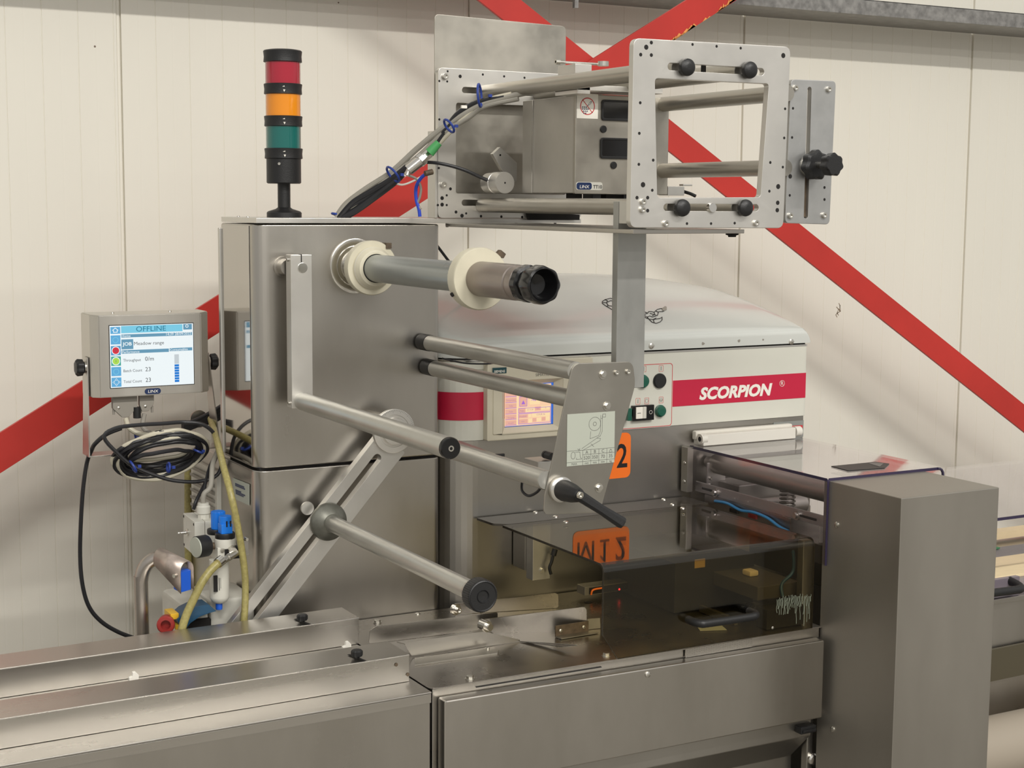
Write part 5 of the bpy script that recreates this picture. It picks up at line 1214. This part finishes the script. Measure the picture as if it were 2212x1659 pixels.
sb = scr('scr_blue', C(84, 150, 196), 1.0); sc2 = scr('scr_cyan', C(120, 200, 226), 1.0); sd = scr('scr_steel', C(98, 150, 178), 1.0); sbar = scr('scr_bar', C(10, 118, 206), 1.0); sg_ = scr('scr_grey', C(200, 208, 212), .95); stx_ = scr('scr_text', C(40, 84, 110), .8); sw2 = scr('screen_white', C(236, 244, 246), 1.0); slb = scr('scr_pale_blue', C(92, 168, 214), 1.0); sgr = scr('scr_green', C(170, 216, 80), 1.0); srd = scr('scr_red', C(214, 40, 60), 1.0); stg = scr('scr_grey_text', C(92, 96, 100), .8)
Y1_ = YH2-.0016
for q_ in [(.01, .02, .125, .13), (.01, .155, .125, .30), (.01, .665, .125, .81), (.01, .835, .125, .985)]: many('icon_tile', [q_], slb, sc_, Y1_, hf)
many('icon_tile', [(.01, .325, .125, .475)], sb, sc_, Y1_, hf); many('icon_tile', [(.01, .495, .125, .645)], scr('scr_teal', C(70, 166, 150), 1.0), sc_, Y1_, hf)
many('title_bar', [(.135, .01, .87, .125)], sc2, sc_, Y1_, hf); many('tool_tile', [(.88, .01, .985, .10)], sd, sc_, Y1_, hf)
many('section_bar', [(.135, .145, .985, .195), (.135, .40, .70, .455), (.71, .395, .985, .445)], sd, sc_, Y1_, hf)
many('job_tile', [(.135, .225, .275, .385)], sd, sc_, Y1_, hf)
many('level_gauge', [(.765, .50, .82, .655)], sg_, sc_, Y1_, hf)
many('level_gauge', [(.765, .665+k*.0425, .82, .70+k*.0425) for k in range(7)], sbar, sc_, Y1_, hf)
def hc(u, v): return hx0+hw_*u, hz1-hh_*v
for v, mt2, ch in ((.40, srd, 'O'), (.57, sgr, 'I')):
    x, z = hc(.067, v); decal('round_icon', [circ(x, z, .0088, 24)], Y1_-.0003, sw2, sc_, th=.0002); decal('round_icon', [circ(x, z, .0072, 24)], Y1_-.0005, mt2, sc_, th=.0002)
    text('icon_text', ch, .007, x, z-.0024, Y1_-.0008, stx_, sc_, 'CENTER', th=.0002)
x, z = hc(.067, .075); strokes('home_icon', [[(x-.006, z), (x, z+.005), (x+.006, z)], [(x-.004, z), (x-.004, z-.004), (x+.004, z-.004), (x+.004, z)]], .0014, Y1_-.0003, sw2, sc_, .0002)
x, z = hc(.93, .05); decal('search_icon', [circ(x-.001, z+.001, .0035), circ(x-.001, z+.001, .0022)], Y1_-.0003, sw2, sc_, th=.0002)
x, z = hc(.067, .91); strokes('arrows_icon', [[(x-.008, z), (x-.004, z+.003), (x-.004, z-.003), (x-.008, z)], [(x+.008, z), (x+.004, z+.003), (x+.004, z-.003), (x+.008, z)], [(x, z+.008), (x-.003, z+.004), (x+.003, z+.004), (x, z+.008)], [(x, z-.008), (x-.003, z-.004), (x+.003, z-.004), (x, z-.008)]], .0006, Y1_-.0003, sw2, sc_, .0002)
for v in (.23, .74):
    x, z = hc(.067, v); decal('dim_icon', [circ(x, z, .0062, 20), circ(x, z, .0052, 20)], Y1_-.0003, sc2, sc_, th=.0002)
def ht(s, size, u, v, mt2, al='LEFT', **k): x, z = hc(u, v); text('screen_text', s, size, x, z, Y1_-.0003, mt2, sc_, al, th=.0002, **k)
ht('OFFLINE', .0155, .49, .105, scr('scr_teal_text', C(24, 120, 150), .9), 'CENTER', xs=1.12); ht('Home', .0075, .14, .188, sw2); ht('14:39 28/09/2022', .0080, .975, .186, sw2, 'RIGHT')
ht('JOB', .0100, .205, .325, sw2, 'CENTER', bold=.0002, xs=1.15); ht('Meadow range', .0105, .28, .325, stg, xs=1.05); ht('Performance', .0072, .14, .448, sw2); ht('Consumables', .0072, .715, .438, sw2)
for s, n, v in (('Throughput', '0/m', .585), ('Batch Count', '23', .755), ('Total Count', '23', .93)):
    ht(s, .0086, .15, v, stg, xs=.92); ht(n, .0128, .41, v, stg, xs=1.0)
q = at(330, 845, Y=YH2); bd2 = decal('badge', [rr(q.x-.0175, q.z-.0062, q.x+.0175, q.z+.0062, .006)], YH2, badge, hm_, 'navy badge', th=.001)
text('badge_text', 'LINX', .0088, q.x, q.z-.003, YH2-.001, letter, bd2, 'CENTER', shear=.1, th=.0003, xs=1.15)
for px in (243, 367): q = at(px, 677, Y=YH2+.04); MB().lathe((q.x, YH2+.04, zt_+.001), (0, 0, 1), [(0, .0035), (.0025, .003)], 12).build('case_screw', bolt_m, hm_)
# yoke
yk0 = at(181, 800, Y=3.33); yl = at(181, 985, Y=3.33); yr = at(466, 965, Y=3.33)
yw = .034
def yarm(x, sgn):
    zt2 = 1.31; zb3 = 1.103
    b = MB(); x2 = x+.0025*sgn
    P = [(x, 3.315-.004, zt2), (x, 3.315+.016, zt2), (x, 3.335, zb3), (x, 3.285, zb3), (x, 3.300, zt2-.03)]
    b.prism(P, (.0025*sgn, 0, 0)); return b
yx0, yx1 = xd0-.0035, xd1+.0035
stl2 = mat('yoke_steel', (.50, .48, .44, 1), .3, .9, .08, 9)
yl_x = at(184, 985, Y=3.33).x
def arm(xt, xb, sg2):
    b = MB(); P = [(xt, 3.304, 1.315), (xt, 3.336, 1.315), (xb, 3.352, 1.102), (xb, 3.296, 1.102)]
    b.prism(P, (.0025*sg2, 0, 0)); return b.build('yoke_arm', stl2, hm_)
arm(yx0, yl_x, 1); arm(yx1+.001, yx1+.022, -1)
MB().prism([(yl_x, 3.296, 1.102), (yx1+.022, 3.296, 1.102), (yx1+.022, 3.352, 1.102), (yl_x, 3.352, 1.102)], (0, 0, .0025), .0004).build('yoke_base', stl2, hm_)
for x, sg2, nm in ((yx0, -1, ''), (yx1+.003, 1, '')):
    MB().lathe((x, 3.32, 1.293), (sg2, 0, 0), [(0, .013), (.003, .013)], 28).build('washer', bolt_m, hm_)
    MB().lathe((x+.003*sg2, 3.32, 1.293), (sg2, 0, 0), [(0, .010, 0), (.003, .0165, 1), (.014, .0175, 1), (.018, .014, 1), (.019, .004, 0)], 60, lobes=6, amp=.07).build('star_knob', black, hm_, 'black star knob')
# d-sub connectors
for x0, x1, h, nm in ((241, 294, 46, 'wide'), (299, 330, 36, 'narrow')):
    a = at(x0, 861, Y=3.30); c = at(x1, 859, Y=3.30); zz = zb2-.001
    P = [(a.x, zz), (c.x, zz), (c.x, zz-.026), (a.x+(c.x-a.x)*.62, zz-h*.00101), (a.x+(c.x-a.x)*.38, zz-h*.00101), (a.x, zz-.026)]
    if nm == 'narrow': P = [(a.x, zz), (c.x, zz), (c.x, zz-.020), (a.x+(c.x-a.x)*.6, zz-.036), (a.x+(c.x-a.x)*.15, zz-.036), (a.x, zz-.022)]
    dc = plate('plug', roundpoly(P, .002), [], 3.29, .014, greyd, hm_, 'grey connector plug', .001)
    screw('slot', (a.x+.012, 3.29, zz-.025), NY, .003, dc)
    for xx in (a.x+.003, c.x-.003): MB().cyl((xx, 3.297, zz-.026), (xx, 3.297, zz-.040), .0026).build('thumbscrew', greyd, dc)
q = at(296, 893, Y=3.292); MB().cyl((q.x, 3.292, q.z+.014), (q.x, 3.292, q.z-.010), .008, .0085, 16).build('round_plug', black, hm_)

# ---------------------------------------------------------------- cable coil
cc_ = T('cable_coil', 'coil of black and grey cables tied with blue ties, hanging on the terminal yoke', 'cable', at(345, 975, Y=3.26))
random.seed(11)
c0_ = at(345, 978, Y=3.265)
def loop(a, b_, r, mt, dx=0, dz=0, ph=0, n=22, tilt=.06, name='cable'):
    P = []
    for k in range(n):
        t = 2*PI*k/n+ph
        P.append((c0_.x+dx+a*math.cos(t)+random.uniform(-.0012, .0012), c0_.y-.035*math.sin(t)*(-1)*-1+random.uniform(-.002, .002), c0_.z+dz+b_*math.sin(t)-tilt*a*math.cos(t)*-1+random.uniform(-.0012, .0012)))
    return MB().tube(P, r, 8, 3, True).build(name, mt, cc_)
for i, (a, b_, r, mt2, dx, dz) in enumerate(((.098, .046, .0047, cabk, 0, 0), (.092, .040, .0047, cabk, .002, .006), (.086, .043, .0047, cabk, .004, -.004), (.100, .038, .0047, cabk, -.002, .004), (.080, .034, .0047, cabk, .006, .004), (.094, .050, .0047, cabk, .003, -.002), (.104, .052, .0045, cabl, .002, -.003), (.084, .028, .0045, cabl, .010, .008), (.074, .038, .0047, cabk, .010, -.006), (.101, .049, .0047, cabk, .003, -.008), (.088, .054, .0047, cabk, 0, -.004), (.076, .030, .0047, cabk, .012, -.004), (.095, .058, .0046, cabl, .004, -.006), (.070, .020, .0046, cabk, .0, -.012))):
    loop(a, b_, r, mt2, dx, dz, i*.7)
tb_ = [(398, 912), (440, 918), (468, 945), (478, 990), (470, 1025), (430, 1040), (375, 1038), (330, 1025), (290, 1008), (260, 985), (225, 945), (250, 925), (300, 918), (350, 915)]
MB().tube([at(a, b_, Y=3.235) for a, b_ in tb_], .0042, 8, 5, True).build('cable', cabk, cc_)
tie(287, 1008, 3.235, .013, (.9, 0, .45), cc_); tie(364, 1010, 3.235, .010, (1, 0, -.1), cc_); tie(296, 945, 3.285, .012, (1, 0, .2), cc_); tie(370, 945, 3.29, .010, (1, 0, 0), cc_); tie(428, 975, 3.26, .010, (.5, 0, 1), cc_)
cab('plug_cable', [(272, 905, 3.295), (280, 925, 3.28), (305, 938, 3.27), (335, 935, 3.26), (348, 930, 3.25)], .0055, cabl, cc_)
cab('plug_cable', [(312, 895, 3.295), (308, 918, 3.28), (315, 930, 3.27), (330, 938, 3.26)], .0052, greyd, cc_)
hc_ = T('hanging_cable', 'single black cable hanging in a long curve from the coil down behind the rails', 'cable', at(190, 990, Y=3.3))
cab('cable', [(262, 925, 3.27), (230, 938, 3.27), (206, 958, 3.28), (198, 972, 3.30), (188, 998, 3.32), (180, 1050, 3.33), (175, 1120, 3.34), (173, 1200, 3.35), (178, 1262, 3.35), (192, 1310, 3.35), (218, 1342, 3.35), (255, 1365, 3.35), (300, 1382, 3.35)], .0046, cabk, hc_)
# black cables and hoses behind the terminal
bb = T('loom', 'thick loom of black cables running from the coil to behind the column', 'cable', at(455, 895, Y=3.40))
for k in range(4):
    cab('cable', [(395, 920+k*4, 3.36), (430, 905+k*4, 3.38), (462, 888+k*7, 3.40), (492, 868+k*8, 3.42)], .0055, cabk, bb)
q = at(430, 905, Y=3.40); MB().cyl((q.x, 3.40, q.z), (q.x, 3.405, q.z), .020, .020, 24).build('support_tab', steel, bb)
cab('cable', [(497, 925, 3.30), (478, 960, 3.30), (462, 1000, 3.28), (445, 1040, 3.25), (425, 1080, 3.22), (418, 1100, 3.22)], .0040, cabk, bb)
hs = T('braided_hose', 'braided yellowish hose running down beside the column from the terminal yoke', 'hose', at(500, 1100, Y=3.0))
cab('hose_body', [(455, 905, 3.36), (468, 950, 3.20), (482, 1005, 3.06), (498, 1065, 3.00), (512, 1130, 2.99), (524, 1200, 2.99), (530, 1260, 2.99), (528, 1330, 2.98), (522, 1400, 2.98)], .0072, hose, hs, seg=14)
hs2 = T('braided_hose', 'second braided hose hanging straight down at the back, left of the grey switch box', 'hose', at(406, 1150, Y=3.5))
cab('hose_body', [(406, 995, 3.50), (406, 1060, 3.50), (406, 1150, 3.50), (407, 1230, 3.50), (408, 1320, 3.50)], .0085, hose, hs2, seg=14)
# ---------------------------------------------------------------- grey switch box
sbx = T('switch_box', 'grey plastic switch box with a toggle switch on the side of the column', 'switch box', (1.0, 3.1, .9))
A0 = at(420, 1128, Y=3.12); ang = math.radians(-30)
Mr = Matrix.Translation((A0.x, 3.12, 0)) @ Matrix.Rotation(math.radians(-4), 4, 'Z')
zt3 = A0.z; zb4 = at(418, 1203, Y=3.12).z
def rb2(x0, x1, y0, y1, z0, z1, bev=.0015): return MB().box(x0, x1, y0, y1, z0, z1, bev, M=Mr)
rb2(.0, .022, 0, .105, zb4, zt3).build('lid', greyp, sbx); rb2(.0225, .052, 0, .105, zb4, zt3).build('box_body', greyp, sbx)
def bxp(x, y, z): return Mr @ Vector((x, y, z))
cz_ = (zt3+zb4)/2
MB().lathe(bxp(0, .058, cz_+.004), (-1, 0, 0), [(0, .0075), (.004, .0075), (.005, .004), (.018, .0022), (.020, .0035), (.023, .003)], 20).build('toggle_switch', chrome, sbx, 'chrome toggle switch')
for y, z in ((.006, zt3-.006), (.098, zt3-.006), (.006, zb4+.006), (.098, zb4+.006)): MB().lathe(bxp(-.0002, y, z), (-1, 0, 0), [(0, .003), (.0004, .003)], 12).build('screw_hole', dark, sbx)
g_ = bxp(.028, .035, zt3); MB().lathe(g_, (0, 0, 1), [(0, .0125), (.010, .0125), (.011, .0105)], 8).lathe(g_+Vector((0, 0, .011)), (0, 0, 1), [(0, .0145), (.014, .0145), (.017, .012), (.022, .0115)], 20).build('cable_gland', greyp, sbx)
MB().tube([g_+Vector((0, 0, .02)), g_+Vector((.001, 0, .05)), at(455, 1050, Y=3.16), at(460, 1000, Y=3.2), at(475, 965, Y=3.3)], .0055).build('feed_cable', cabg, sbx)
MB().tube([g_+Vector((-.004, 0, .02)), at(440, 1070, Y=3.16), at(452, 1010, Y=3.22), at(480, 955, Y=3.3)], .003).build('feed_cable', cabk, sbx)
# ---------------------------------------------------------------- air regulator
YR2 = 3.03
ar = T('air_regulator', 'compressed air filter regulator with bright blue caps, gauge and braided outlet hose', 'regulator', at(475, 1250, Y=YR2))
k_ = lambda px, py, dy=0: at(px, py, Y=YR2+dy)
R1 = k_(482, 1200); 
def vert(nm, px, y0, y1, r, mt2, dy=0, lab=None, pr=None, seg=32, **kw):
    a = at(px, y0, Y=YR2+dy); c = at(px, y1, Y=YR2+dy); h = a.z-c.z
    p = pr(h) if pr else [(0, r*.94), (.002, r), (h-.002, r), (h, r*.94)]
    return MB().lathe((a.x, YR2+dy, c.z), (0, 0, 1), p, seg, **kw).build(nm, mt2, ar, lab)
vert('front_cap', 486, 1114, 1145, .013, blueb, 0, 'bright blue cap', lobes=0)
vert('rear_cap', 471, 1104, 1142, .0145, blueb, .035, 'bright blue ribbed cap', seg=48, lobes=16, amp=.03)
q = k_(486, 1150); MB().box(q.x-.012, q.x+.012, YR2-.014, YR2+.010, q.z-.006, q.z+.020, .002).build('shut_off_slide', blueb, ar); 
for dx in (-.002, .006): MB().box(q.x+dx, q.x+dx+.003, YR2-.0148, YR2-.0138, q.z+.014, q.z+.026).build('slide_slot', dark, ar)
vert('collar_ring', 486, 1150, 1163, .0205, black, 0); vert('collar_ring', 466, 1142, 1153, .018, black, .035)
vert('regulator_body', 485, 1162, 1182, .0215, greyp, .0, seg=12)
q = k_(485, 1195); MB().box(q.x-.020, q.x+.012, YR2-.016, YR2+.03, at(485, 1208, Y=YR2).z, at(485, 1178, Y=YR2).z, .003).build('body_block', greyp, ar)
q = k_(502, 1190, -.0); MB().box(q.x-.022, q.x+.020, YR2-.0185, YR2-.006, q.z-.013, q.z+.013, .002).build('port_block', black, ar)
for px in (481, 505): p = k_(px, 1189, -.019); MB().lathe((p.x, YR2-.0185, p.z), NY, [(0, .0045), (.0008, .0045)], 14).build('port_screw', bolt_m, ar)
vert('filter_bowl', 473, 1208, 1302, .0205, greyp, -.004, 'grey filter bowl with small print', pr=lambda h: [(0, .010), (.004, .016), (.010, .0195), (.014, .0200), (h, .0200)])
vert('drain_plug', 473, 1302, 1316, .007, bluem, -.004)
p = at(466, 1262, Y=YR2-.024); MB().box(p.x-.004, p.x+.004, YR2-.0245, YR2-.022, p.z-.016, p.z+.018).build('sight_strip', dark, ar)
tl = MB()
for k in range(5): p2 = at(474+k*3.0, 1262, Y=YR2-.024); tl.box(p2.x-.0004, p2.x+.0004, YR2-.0245+k*.0006, YR2-.0225+k*.0006, p2.z-.013+(k % 2)*.004, p2.z+.013)
tl.build('bowl_print', inkg, ar)
# gauge
g1_ = k_(432, 1180); gx = Vector((-.9, -.25, 0)).normalized()
MB().lathe(k_(448, 1178, .005), gx, [(0, .021), (.003, .0225), (.026, .0225), (.027, .0215)], 36).build('gauge_body', black, ar, 'round pressure gauge')
MB().lathe(k_(448, 1178, .005)+gx*.027, gx, [(0, .0212), (.002, .0205), (.0022, .001)], 36).build('gauge_glass', paper, ar)
MB().cyl(k_(448, 1178, .005), k_(470, 1180, .005), .007).build('gauge_neck', brown, ar)
e0_ = k_(506, 1190, -.02); e1_ = k_(492, 1205, -.045); e2_ = k_(478, 1216, -.055)
MB().cyl(k_(500, 1186, -.016), k_(504, 1192, -.040), .0085).cyl(e0_+Vector((0, -.015, 0)), e1_, .0075, .0075, 14).cyl(e1_, e2_, .0062, .0062, 12).build('elbow_fitting', bolt_m, ar, 'bright elbow fitting')
MB().cyl(k_(480, 1209, -.052), k_(470, 1217, -.058), .0105, .0105, 16).build('hose_clip', chrome, ar)
cab('outlet_hose', [(474, 1214, 2.978), (455, 1232, 2.972), (435, 1260, 2.968), (418, 1295, 2.968), (404, 1325, 2.968), (394, 1355, 2.968), (385, 1400, 2.968)], .0085, hose, ar, seg=14)
MB().box(at(510, 1170, Y=YR2).x, at(536, 1170, Y=YR2).x, YR2-.004, YR2+.002, at(510, 1200, Y=YR2).z, at(510, 1166, Y=YR2).z, .001).build('mounting_bracket', steelD, ar)
p = k_(530, 1163, -.004); MB().lathe(p, NY, [(0, .005), (.006, .005), (.012, .003)], 14).build('bracket_screw', bolt_m, ar)
# ---------------------------------------------------------------- main isolator
ms = T('main_isolator', 'pale grey isolator box with dark blue cover and red knob, behind the rear rail', 'switch box', at(430, 1330, Y=3.05))
YM = 3.03
p0_, p1_ = at(384, 1285, Y=3.10), at(505, 1290, Y=3.10)
MB().box(at(374, 1300, Y=3.10).x, at(436, 1300, Y=3.10).x, 3.05, 3.19, .66, at(380, 1300, Y=3.07).z, .010).build('box_left', greyp, ms)
MB().box(at(437, 1300, Y=3.10).x, 1.064, 3.05, 3.19, .66, at(380, 1300, Y=3.07).z, .010).build('box_right', greyp, ms)
P = [(381, 1337), (400, 1320), (425, 1308), (450, 1305), (466, 1319), (452, 1323), (430, 1331), (410, 1345), (398, 1360), (390, 1360)]
plate('blue_cover', xz(P, 3.0), [], 2.995, .05, blued, ms, 'dark blue curved cover', .001)
MB().prism([(*at(400, 1352, Y=3.02).xz, 0)], (0, 0, 0)) if False else None
MB().box(at(405, 1340, Y=3.04).x, at(455, 1340, Y=3.04).x, 3.035, 3.05, .66, at(430, 1338, Y=3.04).z, .002).build('cover_recess', dark, ms)
q = at(367, 1350, Y=2.985); MB().lathe((q.x, 3.01, q.z), (-.35, -1, 0), [(0, .016), (.022, .018), (.024, .016), (.024, .010), (.010, .009)], 28).build('red_knob', redk, ms, 'red rotary knob')
q = at(376, 1332, Y=3.0); MB().box(q.x-.007, q.x+.010, 3.0, 3.045, q.z-.006, q.z+.006, .001).build('yellow_plate', yelk, ms); q = at(383, 1354, Y=3.0); MB().box(q.x-.004, q.x+.004, 3.0, 3.045, q.z-.006, q.z+.004, .001).build('yellow_plate', yelk, ms)
# ---------------------------------------------------------------- bent tube handle
th_ = T('tube_stand', 'bent stainless tube stand rising behind the rails, with a blue-tipped saddle', 'stand', (.82, 3.05, .3))
q = [at(309, 1370, Y=3.05), at(303, 1245, Y=3.05)]
zc_ = at(330, 1200, Y=3.05).z
MB().tube([(q[0].x, 3.05, 0), (q[0].x, 3.05, .45), (q[1].x+.001, 3.05, zc_-.075), (q[1].x+.001, 3.05, zc_-.052), (q[1].x+.005, 3.048, zc_-.030), (q[1].x+.015, 3.043, zc_-.012), (q[1].x+.031, 3.036, zc_-.003), (q[1].x+.045, 3.027, zc_-.003), at(362, 1213, Y=3.005), at(392, 1230, Y=2.965)], .0143, 24, 6).build('bent_tube', mat('dull_tube', (.42, .385, .35, 1), .3, .95, .1, 14), th_)
ta, tb2 = at(346, 1203, Y=3.02), at(404, 1232, Y=2.955)
dv3 = (tb2-ta).normalized(); n3 = dv3.cross(Vector((0, 0, 1))).normalized()
b = MB(); prof = []
for i in range(13):
    a = PI*i/12; prof.append((math.cos(a)*.018, math.sin(a)*.018))
pr0 = [ta+n3*u+Vector((0, 0, v)) for u, v in prof]; L_ = (tb2-ta).length
pe = [tb2+n3*u+Vector((0, 0, v)) for u, v in prof]
sdl = mat('saddle_steel', (.50, .42, .37, 1), .35, .6, .25, 40)
def strip3(A_, B_): 
    va = [b.bm.verts.new(p) for p in A_]; vb = [b.bm.verts.new(p) for p in B_]
    for i in range(len(va)-1): b.bm.faces.new((va[i], va[i+1], vb[i+1], vb[i]))
ea = [pr0[0]+Vector((0, 0, -.012))]+pr0+[pr0[-1]+Vector((0, 0, -.012))]; ee = [pe[0]+Vector((0, 0, -.044))]+pe+[pe[-1]+Vector((0, 0, -.044))]
strip3(ea, ee); b.bm.normal_update()
me = b.mesh('saddle', 40, False); so_ = put('saddle', me, sdl, th_); mo = so_.modifiers.new('thick', 'SOLIDIFY'); mo.thickness = .0018; mo.offset = 0
plg = MB(); c4 = tb2-dv3*.004
plg.prism([c4+n3*u+Vector((0, 0, v)) for u, v in ((-.0145, -.044), (.0145, -.044), (.0145, -.004), (-.0145, -.004))], -dv3*.02, .001); plg.build('blue_plug', bluem, th_, 'bright blue end plug')
q = tb2+n3*.0-dv3*.01; MB().cyl(q+n3*.019+Vector((0, 0, -.01)), q+n3*.027+Vector((0, 0, -.01)), .004).cyl(q-n3*.019-dv3*.05+Vector((0, 0, -.01)), q-n3*.024-dv3*.05+Vector((0, 0, -.01)), .003).build('clamp_bolt', bolt_m, th_)
